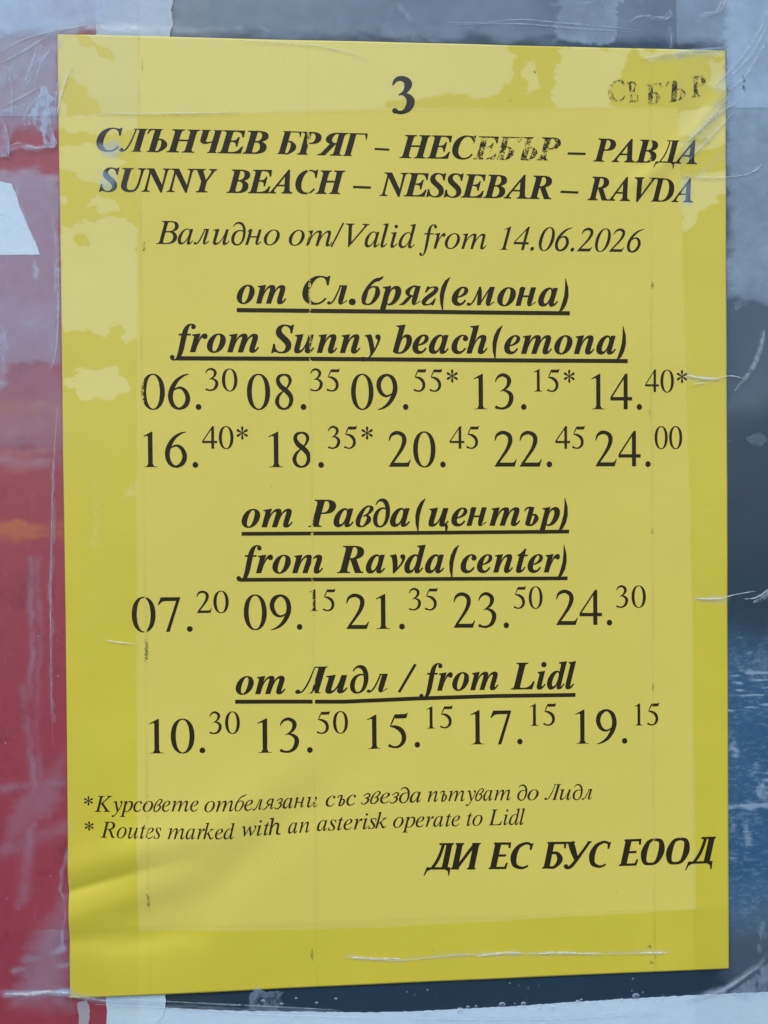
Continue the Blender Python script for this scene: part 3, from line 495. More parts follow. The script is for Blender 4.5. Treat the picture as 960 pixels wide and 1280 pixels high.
 "Iз":[217,[["r",[[105,257],[113,265],[125,277],[139,292],[156,306],[175,316],[193,320],[212,320],[229,318],[245,313],[258,305],[267,293],[273,279],[275,262],[274,245],[267,227],[255,210],[240,197],[224,187],[208,178],[193,172],[177,167],[161,164],[147,163],[135,162],[127,162],[128,180],[137,183],[149,186],[162,191],[175,196],[185,202],[196,209],[207,217],[217,226],[224,233],[227,238],[230,243],[233,253],[234,264],[234,274],[232,280],[225,284],[214,287],[201,289],[188,288],[178,287],[168,282],[154,273],[140,262],[127,251],[118,243]]],["r",[[132,186],[143,187],[160,188],[179,190],[199,188],[216,181],[228,168],[236,152],[240,133],[240,111],[233,88],[219,66],[200,44],[179,25],[158,8],[137,-5],[118,-13],[99,-15],[83,-14],[70,-12],[58,-8],[47,-2],[38,6],[32,15],[27,23],[23,27],[44,44],[48,39],[53,32],[59,25],[65,19],[72,16],[82,15],[93,15],[105,16],[115,19],[124,25],[136,35],[151,51],[165,69],[177,85],[183,97],[187,106],[189,118],[189,131],[187,142],[185,150],[179,155],[167,159],[151,161],[136,163],[125,165]]],[[[122,249],[122,256],[119,262],[114,265],[106,265],[99,262],[92,256],[89,249],[88,241],[91,235],[97,232],[104,232],[112,235],[118,241]]],[[[53,37],[54,44],[51,50],[45,53],[38,53],[30,50],[24,44],[20,37],[20,30],[23,24],[28,21],[36,21],[43,24],[50,30]]]]],
 "BС":[437,[[[[256,-12],[202,-7],[178,0],[155,9],[135,21],[119,35],[97,61],[85,80],[71,126],[68,151],[69,189],[81,250],[105,310],[132,353],[166,390],[205,421],[254,447],[288,458],[341,464],[388,460],[462,445],[471,450],[482,464],[509,463],[480,308],[450,309],[447,340],[443,366],[437,387],[426,405],[414,420],[400,430],[373,438],[352,438],[331,433],[299,417],[280,400],[261,378],[234,337],[219,304],[199,249],[190,212],[184,177],[182,142],[186,103],[193,82],[210,54],[233,34],[251,26],[271,22],[302,22],[338,33],[372,54],[387,69],[419,106],[447,91],[407,45],[386,27],[362,13],[338,2],[312,-6],[285,-11]]]]],
 "BН":[489,[[[[17,-1],[13,16],[39,18],[55,25],[64,35],[74,55],[84,85],[162,376],[165,401],[162,416],[158,423],[151,429],[120,434],[124,452],[334,452],[338,434],[316,432],[302,428],[292,420],[284,408],[271,372],[236,253],[389,253],[419,374],[423,407],[420,419],[415,425],[402,431],[377,434],[381,452],[592,452],[596,434],[570,432],[556,426],[545,414],[535,394],[449,76],[445,48],[448,32],[458,22],[489,16],[486,-1],[275,-1],[271,16],[297,18],[309,23],[320,32],[328,46],[340,78],[379,220],[227,220],[193,82],[187,47],[189,35],[195,25],[208,19],[232,16],[228,-1]]]]],
 "BЕ":[413,[[[[17,-1],[13,16],[39,18],[55,25],[64,35],[74,55],[84,85],[162,376],[165,401],[162,418],[152,428],[120,434],[124,452],[485,452],[464,324],[434,323],[431,355],[426,375],[418,392],[400,411],[373,423],[335,428],[299,427],[292,424],[286,418],[277,398],[238,251],[282,253],[317,262],[328,270],[343,285],[367,323],[393,322],[346,136],[319,135],[319,171],[317,187],[310,204],[304,212],[287,221],[274,225],[231,226],[185,48],[185,39],[192,27],[206,24],[268,26],[313,37],[337,48],[366,70],[392,99],[419,137],[446,136],[403,-1]]]]],
 "BВ":[406,[[[[18,-1],[14,16],[40,18],[56,25],[65,35],[75,55],[85,85],[163,376],[166,401],[163,417],[160,423],[153,428],[121,434],[124,452],[299,451],[344,448],[397,439],[425,428],[445,415],[454,407],[466,388],[471,365],[470,332],[463,313],[453,296],[438,281],[420,268],[397,256],[372,247],[347,241],[383,224],[413,202],[431,174],[436,140],[431,105],[416,71],[397,48],[380,35],[349,19],[309,7],[278,2],[223,-1]],[[253,249],[290,254],[310,262],[326,273],[346,298],[354,316],[359,339],[360,379],[353,402],[339,418],[331,423],[305,427],[291,424],[284,416],[239,249]],[[218,23],[250,28],[277,43],[300,67],[314,99],[320,122],[322,149],[316,183],[311,196],[302,207],[290,215],[276,221],[259,225],[233,226],[191,70],[187,47],[188,36],[193,29],[203,25]]]]],
 "IВ":[398,[[[[20,0],[23,13],[48,15],[68,23],[79,34],[88,51],[180,390],[185,416],[182,434],[176,441],[167,446],[134,451],[139,465],[346,463],[377,458],[405,451],[427,440],[444,426],[456,408],[463,388],[465,365],[464,345],[458,327],[449,311],[437,296],[421,282],[401,270],[352,251],[387,234],[400,224],[420,197],[430,164],[431,134],[425,104],[412,76],[392,53],[366,33],[345,22],[309,10],[283,4],[225,0]],[[247,259],[297,263],[323,270],[346,281],[372,303],[388,333],[393,369],[387,401],[381,413],[372,424],[360,432],[346,437],[329,441],[283,441],[274,438],[266,432],[252,399],[218,269],[220,264],[224,261]],[[207,21],[256,26],[283,34],[316,56],[339,86],[352,123],[354,152],[352,172],[344,198],[334,211],[320,221],[295,232],[261,237],[217,235],[212,233],[207,227],[164,73],[160,44],[161,35],[169,26],[181,23]]]]],
 "BР":[380,[[[[17,-1],[13,16],[39,18],[55,25],[64,35],[74,55],[84,85],[162,376],[165,401],[162,417],[159,423],[152,428],[120,434],[124,452],[345,450],[377,445],[404,437],[426,425],[445,411],[456,393],[464,370],[467,346],[465,328],[452,293],[442,277],[421,256],[387,234],[352,223],[305,216],[227,214],[193,82],[187,47],[188,34],[195,25],[207,19],[232,16],[228,-1]],[[250,239],[287,243],[306,252],[329,272],[345,300],[355,335],[356,378],[353,390],[344,411],[326,423],[317,426],[293,426],[286,421],[281,410],[235,239]]]]],
 "BА":[442,[[[[-2,-1],[-6,18],[12,20],[25,26],[37,35],[49,49],[385,462],[415,461],[399,89],[400,65],[407,43],[422,28],[430,22],[459,18],[455,-1],[245,-1],[241,18],[266,22],[277,28],[284,35],[291,49],[298,80],[303,139],[166,139],[116,73],[101,43],[102,33],[107,26],[142,18],[139,-1]],[[192,168],[302,169],[314,326]]]]],
 "IК":[492,[[[[20,0],[23,13],[49,15],[68,23],[80,36],[88,51],[179,385],[185,416],[182,433],[176,441],[167,446],[134,451],[139,465],[323,465],[320,451],[295,450],[281,446],[271,438],[262,425],[254,404],[215,262],[214,253],[218,250],[224,252],[389,385],[418,413],[427,429],[426,441],[415,449],[388,451],[392,465],[555,465],[551,452],[533,450],[519,446],[486,426],[278,264],[425,50],[444,30],[458,21],[474,15],[493,13],[489,0],[290,0],[293,13],[322,15],[335,21],[340,34],[338,47],[325,73],[221,228],[213,233],[208,231],[205,226],[164,70],[160,46],[163,30],[173,20],[189,16],[217,13],[212,0]]]]],
 "Bо":[315,[[[[156,-10],[133,-9],[103,1],[77,19],[58,45],[48,75],[46,107],[50,135],[62,172],[81,209],[105,242],[133,270],[165,292],[191,303],[227,310],[261,309],[293,299],[311,289],[332,266],[342,247],[347,226],[349,203],[347,176],[340,148],[330,121],[315,93],[298,68],[278,45],[255,25],[230,9],[203,-3],[176,-9]],[[163,14],[173,17],[183,24],[205,51],[227,95],[247,155],[259,212],[261,252],[253,276],[245,284],[239,286],[229,287],[219,283],[208,275],[193,257],[171,216],[150,157],[136,97],[134,48],[138,31],[146,21],[156,15]]]]],
 "Iо":[331,[[[[161,-8],[127,-4],[106,4],[81,22],[63,47],[53,78],[51,112],[55,140],[69,178],[90,215],[116,247],[148,276],[183,298],[221,312],[248,316],[282,314],[315,305],[333,293],[354,270],[363,251],[369,230],[370,198],[367,172],[360,147],[348,121],[329,89],[311,66],[290,46],[268,28],[236,9],[211,0],[186,-6]],[[169,11],[189,14],[201,19],[233,43],[251,62],[266,85],[291,137],[307,192],[309,218],[309,243],[302,271],[287,289],[278,294],[253,299],[237,297],[222,291],[197,275],[174,251],[160,231],[147,209],[130,170],[118,132],[114,107],[113,75],[117,52],[124,35],[136,22],[150,14]]]]],
 "Bа":[359,[[[[115,-10],[85,-4],[65,7],[47,33],[40,64],[41,100],[53,147],[74,193],[103,237],[129,265],[155,285],[176,297],[207,309],[237,310],[255,304],[263,300],[274,285],[273,266],[285,304],[363,303],[294,57],[297,43],[300,41],[308,44],[324,60],[345,88],[366,78],[339,39],[313,12],[287,-4],[259,-10],[240,-7],[225,1],[216,15],[214,24],[214,45],[225,74],[202,37],[175,11],[147,-5]],[[154,42],[172,48],[194,69],[214,101],[232,140],[247,188],[256,238],[254,262],[251,271],[243,278],[234,280],[225,277],[213,270],[202,258],[174,219],[152,167],[134,110],[132,71],[138,51],[145,44]]]]],
 "Iа":[336,[[[[101,-8],[76,-3],[58,10],[47,33],[43,64],[47,106],[57,147],[75,189],[99,228],[129,263],[151,284],[175,300],[199,310],[222,316],[253,314],[274,302],[282,280],[291,309],[344,309],[281,82],[274,48],[274,40],[278,36],[284,35],[291,38],[309,52],[332,80],[343,72],[330,53],[304,23],[280,3],[257,-7],[240,-8],[229,-4],[220,9],[218,29],[224,57],[242,118],[206,62],[171,23],[154,10],[137,0],[119,-6]],[[133,33],[145,35],[157,41],[188,70],[219,113],[246,163],[262,209],[269,251],[268,267],[264,283],[256,293],[251,296],[236,299],[220,297],[206,291],[190,280],[161,247],[137,202],[113,134],[105,79],[107,56],[112,43],[121,35]]]]],
 "Bе":[269,[[[[147,-10],[116,-6],[89,5],[67,25],[56,43],[49,63],[45,98],[48,125],[58,162],[77,200],[100,233],[128,263],[159,286],[193,303],[218,309],[244,310],[275,304],[297,289],[310,267],[312,238],[301,209],[280,181],[245,157],[198,137],[142,123],[139,88],[142,66],[150,51],[163,40],[182,37],[199,40],[216,52],[234,70],[254,96],[278,83],[251,42],[220,13],[186,-5]],[[148,146],[172,157],[192,168],[209,181],[229,202],[241,224],[249,248],[249,269],[241,282],[234,286],[221,284],[212,277],[195,259],[178,232],[167,207]]]]],
 "Iе":[280,[[[[144,-7],[114,-3],[96,4],[75,21],[60,45],[52,75],[51,115],[57,148],[70,182],[89,215],[112,246],[140,272],[167,291],[190,303],[227,314],[258,316],[288,309],[298,303],[308,292],[314,272],[311,245],[294,216],[264,189],[220,167],[162,150],[117,142],[112,100],[113,81],[121,54],[137,36],[159,27],[186,26],[210,33],[248,57],[275,81],[287,71],[254,36],[221,12],[183,-2]],[[120,158],[151,164],[178,173],[202,184],[230,207],[249,233],[256,251],[258,278],[252,291],[241,298],[219,296],[204,288],[182,270],[166,252],[146,222],[130,187]]]]],
 "Iу":[303,[[[[75,-153],[58,-150],[44,-139],[41,-122],[47,-108],[56,-101],[68,-98],[80,-99],[104,-108],[114,-108],[122,-103],[145,-78],[197,-7],[161,181],[147,244],[137,266],[126,279],[115,284],[94,287],[96,299],[127,303],[176,316],[181,316],[188,313],[196,293],[205,258],[243,57],[313,177],[333,222],[335,237],[331,249],[304,274],[301,288],[304,299],[313,310],[324,315],[337,315],[351,311],[362,301],[368,287],[369,273],[367,250],[359,223],[346,193],[305,118],[236,9],[171,-80],[141,-113],[114,-137],[94,-149]]]]],
 "Bр":[329,[[[[-7,-140],[-10,-120],[8,-118],[19,-113],[28,-102],[33,-90],[117,235],[120,253],[118,264],[110,270],[85,272],[87,291],[218,311],[199,243],[232,284],[246,294],[272,306],[287,310],[308,310],[330,305],[343,298],[358,283],[369,261],[373,234],[373,204],[367,174],[358,143],[344,113],[327,84],[300,49],[278,28],[254,10],[229,-2],[204,-9],[180,-10],[161,-7],[144,5],[123,-75],[120,-100],[122,-108],[127,-115],[160,-121],[158,-140]],[[173,16],[193,22],[216,45],[237,77],[258,125],[275,179],[281,219],[277,247],[273,253],[266,260],[248,259],[237,253],[226,244],[205,214],[197,195],[179,142],[154,44],[154,32],[156,25],[166,17]]]]],
 "Iр":[337,[[[[-19,-149],[-17,-137],[11,-133],[27,-126],[41,-106],[130,235],[136,261],[133,276],[124,282],[92,285],[96,298],[152,305],[196,315],[205,315],[208,312],[208,303],[190,250],[202,265],[229,290],[258,307],[274,312],[303,316],[321,315],[345,307],[358,298],[373,279],[380,263],[385,236],[384,205],[379,175],[368,144],[353,115],[329,78],[306,52],[282,31],[255,13],[226,1],[197,-6],[170,-7],[143,-2],[128,5],[101,-116],[106,-127],[116,-134],[155,-138],[150,-149]],[[178,9],[199,12],[211,17],[244,40],[273,74],[301,125],[319,182],[323,209],[324,235],[317,263],[308,275],[296,282],[282,286],[268,286],[252,281],[236,273],[221,260],[207,244],[182,201],[169,162],[140,41],[143,26],[150,17],[161,11]]]]],
 "Iс":[287,[[[[153,-8],[121,-4],[102,4],[79,23],[63,49],[54,83],[53,117],[57,150],[68,183],[85,215],[107,244],[133,270],[167,293],[191,305],[228,314],[261,316],[289,311],[308,298],[317,286],[321,277],[321,262],[319,251],[315,241],[308,234],[298,230],[287,228],[274,230],[264,235],[259,243],[258,260],[263,274],[272,286],[273,292],[268,297],[261,298],[234,297],[209,288],[177,263],[150,228],[134,196],[119,150],[115,129],[114,98],[121,65],[127,52],[141,36],[151,29],[169,23],[202,27],[227,38],[240,46],[281,82],[293,71],[259,36],[224,12],[189,-3]]]]],
 "Bт":[548,[[[[451,-9],[430,-6],[414,3],[405,20],[402,42],[412,92],[459,240],[457,258],[451,260],[439,257],[417,242],[392,213],[376,186],[342,111],[304,-1],[219,0],[291,234],[292,253],[290,258],[285,260],[264,253],[246,238],[226,214],[205,181],[186,141],[168,95],[140,-1],[53,0],[113,223],[119,252],[117,262],[114,267],[106,270],[86,272],[87,290],[225,311],[191,193],[212,235],[246,275],[272,295],[299,307],[318,310],[340,310],[360,304],[373,291],[378,282],[381,260],[372,218],[391,250],[414,275],[437,293],[452,302],[476,309],[493,311],[516,307],[533,298],[541,290],[547,272],[545,234],[532,185],[495,76],[491,54],[493,47],[501,45],[514,57],[540,92],[561,81],[533,41],[507,13],[480,-4]]]]],
 "Iт":[573,[[[[487,-7],[472,-5],[460,2],[454,14],[452,31],[457,65],[506,244],[506,259],[504,267],[496,273],[488,275],[466,268],[438,248],[409,217],[385,185],[357,137],[339,97],[319,46],[306,0],[251,0],[319,234],[320,265],[314,272],[304,275],[284,268],[255,249],[223,218],[196,186],[177,155],[158,115],[118,0],[63,0],[126,212],[137,257],[136,269],[131,279],[118,284],[93,287],[96,300],[149,305],[199,316],[207,313],[206,299],[169,177],[191,210],[238,262],[281,296],[302,307],[322,313],[340,316],[358,313],[371,306],[379,294],[382,277],[380,262],[363,184],[383,215],[426,264],[467,297],[487,307],[507,314],[526,316],[543,313],[557,306],[561,300],[566,285],[565,259],[514,65],[511,46],[514,39],[517,36],[530,37],[548,51],[575,87],[586,76],[562,39],[537,13],[512,-2]]]]],
 "Bи":[388,[[[[122,-10],[99,-7],[82,2],[74,10],[68,29],[68,47],[72,75],[112,218],[118,251],[117,262],[113,267],[106,270],[86,272],[87,290],[226,310],[158,68],[157,47],[159,43],[165,41],[180,45],[198,59],[218,82],[240,114],[259,153],[278,197],[310,302],[396,301],[331,57],[335,46],[337,45],[342,47],[357,61],[380,92],[401,81],[366,33],[339,7],[313,-7],[286,-10],[262,-3],[246,15],[241,35],[243,53],[257,102],[226,52],[193,17],[159,-4],[141,-9]]]]],
 "Iи":[393,[[[[127,-8],[109,-5],[98,1],[88,14],[84,32],[85,55],[91,84],[132,233],[136,261],[135,271],[131,280],[119,286],[93,287],[96,300],[199,316],[205,316],[209,313],[208,298],[142,65],[141,49],[144,41],[152,34],[160,32],[180,38],[204,54],[237,88],[264,125],[289,167],[312,216],[331,268],[341,309],[396,309],[335,84],[329,51],[329,41],[334,34],[341,32],[351,35],[371,52],[395,84],[406,75],[382,38],[356,13],[331,-3],[316,-7],[295,-8],[282,-3],[273,6],[269,27],[271,51],[300,153],[253,82],[209,32],[188,14],[168,2],[147,-6]]]]],
 "Iп":[384,[[[[298,-9],[283,-6],[273,1],[266,12],[264,28],[271,65],[307,201],[317,248],[315,267],[308,273],[301,275],[280,268],[250,246],[218,212],[187,172],[170,142],[151,99],[119,0],[63,0],[130,228],[136,255],[136,268],[132,277],[121,283],[92,285],[95,297],[157,306],[202,316],[210,315],[210,309],[170,177],[205,225],[229,251],[252,272],[284,296],[314,310],[339,315],[364,310],[374,301],[379,278],[376,245],[328,78],[322,45],[328,36],[339,34],[357,48],[387,91],[399,83],[375,43],[350,14],[325,-3]]]]],
 "Bд":[280,[[[[151,-17],[118,-13],[99,-5],[83,8],[63,33],[55,55],[48,92],[49,137],[57,179],[66,205],[84,241],[107,270],[125,287],[155,305],[187,317],[224,320],[252,315],[247,327],[238,359],[224,386],[207,407],[185,418],[163,418],[147,412],[137,405],[124,391],[113,375],[104,357],[87,363],[108,407],[121,424],[144,446],[170,461],[188,466],[207,467],[233,464],[256,453],[277,436],[293,412],[311,370],[320,334],[324,293],[324,238],[320,190],[309,143],[294,100],[275,60],[259,36],[240,17],[210,-4],[175,-15]],[[165,11],[185,17],[202,32],[217,55],[233,93],[244,139],[252,190],[254,247],[251,286],[235,292],[217,293],[198,289],[181,280],[166,267],[154,251],[143,232],[132,204],[124,172],[119,130],[118,95],[121,67],[127,44],[136,26],[149,15]]]]],
 "Bг":[218,[[[[88,-10],[118,-7],[171,6],[181,3],[186,-8],[210,-4],[253,109],[224,106],[196,65],[183,51],[154,28],[140,21],[111,15],[96,17],[92,20],[89,30],[92,43],[104,64],[122,83],[216,156],[254,191],[271,212],[282,228],[289,245],[292,260],[292,275],[287,287],[273,301],[261,307],[244,310],[220,309],[150,296],[142,299],[138,308],[115,307],[75,205],[101,206],[129,242],[142,256],[156,267],[181,282],[192,286],[215,286],[222,280],[225,268],[217,250],[201,232],[81,138],[52,108],[34,82],[26,63],[22,46],[23,30],[28,16],[37,5],[50,-4],[68,-9]]]]],
 "BЯ":[457,[[[[439,-1],[451,16],[427,18],[415,25],[411,35],[411,55],[418,85],[496,376],[506,401],[518,418],[533,428],[568,434],[575,452],[394,452],[335,448],[300,442],[268,433],[229,413],[196,386],[179,362],[162,329],[159,300],[166,275],[185,254],[214,238],[237,231],[75,46],[61,34],[48,26],[36,22],[10,18],[3,-1],[143,-1],[335,221],[345,221],[306,76],[296,50],[288,36],[281,29],[263,20],[233,16],[227,-1]],[[316,248],[291,259],[277,279],[273,306],[281,338],[302,379],[321,403],[343,419],[355,424],[367,427],[390,427],[396,424],[395,415],[352,246]]]]],
 "Bц":[395,[[[[122,-10],[99,-7],[82,2],[74,10],[68,29],[68,47],[72,75],[112,218],[118,251],[117,262],[113,267],[106,270],[86,272],[87,290],[226,310],[158,68],[157,47],[159,43],[165,41],[180,45],[198,59],[218,82],[240,114],[259,153],[278,197],[310,302],[396,301],[331,57],[335,46],[337,45],[342,47],[357,61],[380,92],[401,81],[366,33],[339,7],[313,-7],[286,-10],[262,-3],[246,15],[241,35],[243,53],[257,102],[226,52],[193,17],[159,-4],[141,-9]]],[[[360,52],[376,25],[382,10],[385,-6],[385,-22],[378,-54],[373,-68],[358,-91],[339,-105],[325,-112],[321,-108],[334,-87],[340,-70],[340,-34],[337,-14],[316,28]]]]],
 "Iд":[281,[[[[150,-16],[122,-13],[98,-1],[73,22],[58,47],[51,68],[47,101],[51,142],[61,180],[78,214],[101,243],[127,267],[159,285],[191,296],[224,300],[258,297],[281,287],[276,334],[270,360],[254,392],[233,413],[208,425],[175,426],[150,418],[139,411],[118,391],[102,363],[89,370],[112,412],[125,428],[139,441],[155,451],[172,459],[190,463],[210,464],[237,461],[260,452],[288,430],[310,398],[322,369],[329,336],[333,298],[331,246],[325,195],[314,146],[298,102],[282,73],[259,39],[235,14],[207,-4],[183,-13]],[[166,10],[188,15],[210,28],[228,51],[246,81],[259,117],[271,161],[278,210],[281,264],[263,273],[240,278],[219,278],[197,273],[175,261],[156,242],[138,219],[127,198],[115,166],[108,131],[105,94],[107,68],[114,46],[131,23],[147,14]]]]],
 "BS":[327,[[[[188,-12],[144,-7],[85,11],[72,13],[63,9],[46,-8],[19,-7],[54,145],[84,145],[89,97],[95,74],[104,54],[123,32],[148,18],[168,14],[184,14],[199,17],[213,23],[226,32],[240,48],[250,67],[254,81],[256,97],[253,117],[249,129],[239,146],[220,169],[137,248],[120,266],[109,285],[100,309],[98,336],[100,363],[109,388],[122,409],[146,433],[176,451],[204,460],[232,463],[262,463],[289,458],[347,443],[359,448],[374,462],[400,461],[368,321],[337,321],[335,359],[326,389],[317,405],[306,418],[284,433],[258,438],[233,433],[212,418],[197,395],[194,383],[193,363],[196,350],[202,336],[226,305],[295,241],[322,211],[336,188],[344,171],[349,153],[352,126],[349,95],[341,68],[327,44],[308,24],[285,8],[257,-3],[224,-10]]]]],
 "BU":[445,[[[[251,-12],[201,-8],[159,6],[127,29],[111,48],[100,71],[95,108],[100,147],[163,379],[167,402],[163,423],[149,431],[121,435],[124,452],[331,452],[335,434],[310,432],[295,427],[287,418],[279,402],[209,152],[202,117],[202,83],[205,71],[215,53],[231,40],[242,33],[273,29],[296,31],[317,37],[335,47],[346,57],[362,78],[378,104],[402,164],[451,332],[460,373],[462,394],[460,409],[451,421],[436,429],[411,434],[414,452],[554,452],[558,433],[537,427],[526,418],[521,411],[512,392],[432,129],[415,89],[397,57],[369,25],[336,3],[297,-8]]]]],
 "BN":[457,[[[[366,-12],[199,350],[135,82],[129,53],[130,40],[133,30],[143,22],[174,16],[171,-1],[25,-1],[22,16],[48,18],[63,25],[75,38],[83,54],[167,368],[171,396],[167,415],[156,427],[122,434],[124,452],[263,452],[401,139],[463,399],[460,415],[455,425],[442,431],[418,434],[421,452],[567,452],[570,434],[544,432],[529,425],[518,412],[510,396],[500,365],[397,-11]]]]],
 "BY":[378,[[[[110,-1],[106,18],[134,21],[146,26],[156,34],[162,44],[205,199],[206,211],[204,224],[142,406],[132,425],[107,432],[110,452],[294,452],[297,434],[272,432],[261,428],[256,421],[254,408],[256,394],[298,241],[379,361],[395,394],[396,412],[393,422],[379,432],[352,434],[355,452],[503,452],[507,434],[492,432],[478,425],[452,399],[313,209],[277,68],[275,43],[276,33],[282,25],[296,20],[323,18],[319,-1]]]]],
 "BB":"BВ",
 "BE":"BЕ",
 "BA":"BА",
 "BC":"BС",
 "BH":"BН",
 "BR":[456,[[[[18,-1],[14,16],[40,18],[56,25],[65,35],[75,55],[85,85],[163,376],[166,401],[163,418],[153,428],[121,434],[124,452],[305,452],[363,448],[395,442],[421,433],[449,413],[468,386],[472,362],[471,329],[459,300],[438,275],[408,254],[370,238],[344,231],[407,46],[414,34],[423,26],[433,22],[456,18],[453,-1],[314,-1],[240,221],[231,221],[192,76],[188,50],[189,36],[192,29],[205,20],[233,16],[229,-1]],[[274,248],[305,259],[330,279],[348,306],[357,338],[358,379],[352,403],[338,419],[329,424],[319,427],[296,427],[289,424],[284,415],[237,246]]]]],
 "BV":[436,[[[[143,-11],[160,383],[156,401],[149,415],[133,428],[106,434],[110,452],[313,452],[316,432],[292,430],[280,425],[271,416],[268,406],[263,365],[246,124],[436,366],[453,390],[457,408],[456,420],[445,429],[418,433],[421,452],[562,452],[565,432],[545,430],[535,424],[508,397],[175,-12]]]]],
 "BD":[464,[[[[18,-1],[14,16],[40,18],[56,25],[65,35],[75,55],[85,85],[163,378],[166,401],[163,418],[153,428],[121,434],[124,452],[305,452],[355,449],[399,440],[436,425],[467,405],[491,378],[509,346],[519,307],[522,263],[517,210],[500,158],[480,122],[454,90],[420,58],[390,37],[358,22],[323,10],[293,4],[221,-1]],[[221,22],[242,23],[271,31],[299,44],[324,64],[338,79],[359,106],[377,137],[390,170],[401,206],[408,245],[412,285],[410,329],[406,356],[398,378],[387,396],[373,411],[357,421],[337,427],[300,428],[287,421],[278,403],[191,78],[187,54],[188,39],[191,30],[199,24]]]]],
 "Br":[275,[[[[53,0],[113,223],[119,252],[117,262],[114,267],[106,270],[86,272],[87,290],[225,311],[189,189],[219,255],[236,277],[252,294],[269,305],[286,310],[303,310],[318,304],[329,292],[334,275],[333,250],[325,233],[309,220],[286,217],[271,222],[249,240],[242,236],[231,224],[210,190],[181,129],[158,63],[139,-1]]]]],
 "Bo":"Bо",
 "Bf":[208,[[[[7,-140],[-18,-136],[-29,-131],[-42,-121],[-54,-101],[-55,-77],[-48,-60],[-34,-49],[-14,-47],[2,-51],[13,-63],[17,-75],[16,-89],[7,-105],[7,-111],[11,-115],[16,-116],[28,-110],[36,-101],[54,-65],[78,25],[129,275],[84,274],[90,304],[136,304],[153,360],[169,392],[196,429],[227,455],[249,465],[273,470],[301,470],[328,463],[348,449],[358,429],[357,402],[343,386],[329,381],[313,381],[303,384],[292,392],[285,404],[283,415],[294,442],[290,448],[279,446],[267,435],[259,423],[247,395],[221,303],[276,304],[272,274],[217,275],[168,53],[147,-14],[130,-55],[102,-97],[78,-119],[61,-129],[40,-136]]]]],
 "Bm":"Bт",
 "Bu":"Bи",
 "Bn":[381,[[[[284,-10],[263,-7],[247,2],[238,19],[235,41],[238,65],[246,99],[291,237],[291,255],[290,258],[284,260],[268,255],[250,242],[231,220],[205,181],[186,141],[168,95],[140,-1],[53,0],[113,223],[119,252],[117,262],[114,267],[106,270],[86,272],[87,290],[225,311],[191,193],[212,235],[238,266],[263,289],[281,300],[308,309],[339,310],[360,304],[373,291],[378,281],[381,259],[377,231],[324,54],[326,46],[335,45],[347,56],[373,91],[394,80],[359,32],[332,7],[306,-7]]]]],
 "By":[294,[[[[68,-141],[42,-137],[29,-130],[20,-120],[15,-108],[14,-95],[17,-84],[24,-74],[40,-63],[60,-60],[78,-65],[112,-83],[118,-84],[124,-82],[141,-70],[158,-49],[171,-27],[176,-9],[172,36],[160,115],[147,180],[134,229],[119,267],[116,272],[109,275],[86,275],[88,295],[174,310],[187,310],[197,303],[208,278],[214,254],[249,76],[291,176],[298,201],[299,215],[295,224],[273,243],[265,255],[262,269],[265,285],[274,299],[290,308],[312,310],[330,306],[343,296],[351,279],[352,260],[347,233],[316,152],[264,54],[214,-24],[161,-89],[134,-113],[114,-127],[87,-139]]]]],
 "Bb":[285,[[[[111,-10],[77,-7],[48,3],[27,16],[19,31],[21,46],[120,406],[120,420],[116,428],[105,432],[80,432],[80,452],[139,458],[227,470],[167,255],[191,289],[215,303],[227,307],[252,311],[282,305],[296,298],[308,287],[317,274],[324,258],[329,221],[323,176],[311,138],[291,102],[267,68],[239,40],[203,14],[178,2],[152,-6]],[[125,16],[146,21],[171,41],[194,72],[215,116],[233,171],[239,217],[236,244],[232,252],[224,260],[206,262],[196,258],[186,250],[171,231],[155,199],[135,138],[109,44],[108,29],[110,23],[117,17]]]]],
 "Be":"Bе",
 "Ba":"Bа",
 "Bc":[278,[[[[153,-10],[129,-9],[99,1],[74,18],[57,43],[48,74],[47,97],[50,134],[61,171],[80,207],[95,230],[123,260],[157,285],[180,298],[215,309],[247,310],[279,304],[303,288],[318,266],[320,255],[320,239],[311,218],[297,207],[284,203],[265,203],[250,208],[237,220],[232,234],[233,248],[244,271],[242,283],[240,286],[233,288],[225,287],[214,281],[202,269],[186,248],[161,200],[144,144],[139,99],[142,71],[148,56],[161,42],[178,36],[202,39],[222,51],[241,70],[263,97],[286,83],[257,42],[224,13],[190,-5]]]]],
 "Bh":[341,[[[[242,-10],[221,-7],[205,2],[196,19],[193,41],[203,91],[250,240],[248,258],[242,260],[226,255],[207,241],[187,217],[166,185],[146,144],[128,100],[112,52],[97,-1],[9,0],[118,407],[117,419],[113,427],[101,431],[77,432],[78,452],[132,457],[223,470],[151,197],[171,237],[197,267],[222,290],[248,304],[276,310],[308,307],[325,298],[336,281],[339,259],[334,223],[286,75],[282,54],[284,46],[292,45],[312,65],[336,99],[356,89],[328,45],[300,14],[271,-4]]]]],
 "Bt":[213,[[[[109,-10],[88,-7],[72,2],[62,18],[60,39],[63,65],[120,273],[90,272],[89,298],[124,313],[155,335],[184,364],[211,399],[245,398],[217,300],[268,301],[260,272],[208,272],[160,103],[150,61],[153,45],[155,42],[158,43],[174,55],[205,96],[227,85],[198,43],[170,13],[140,-4]]]]],
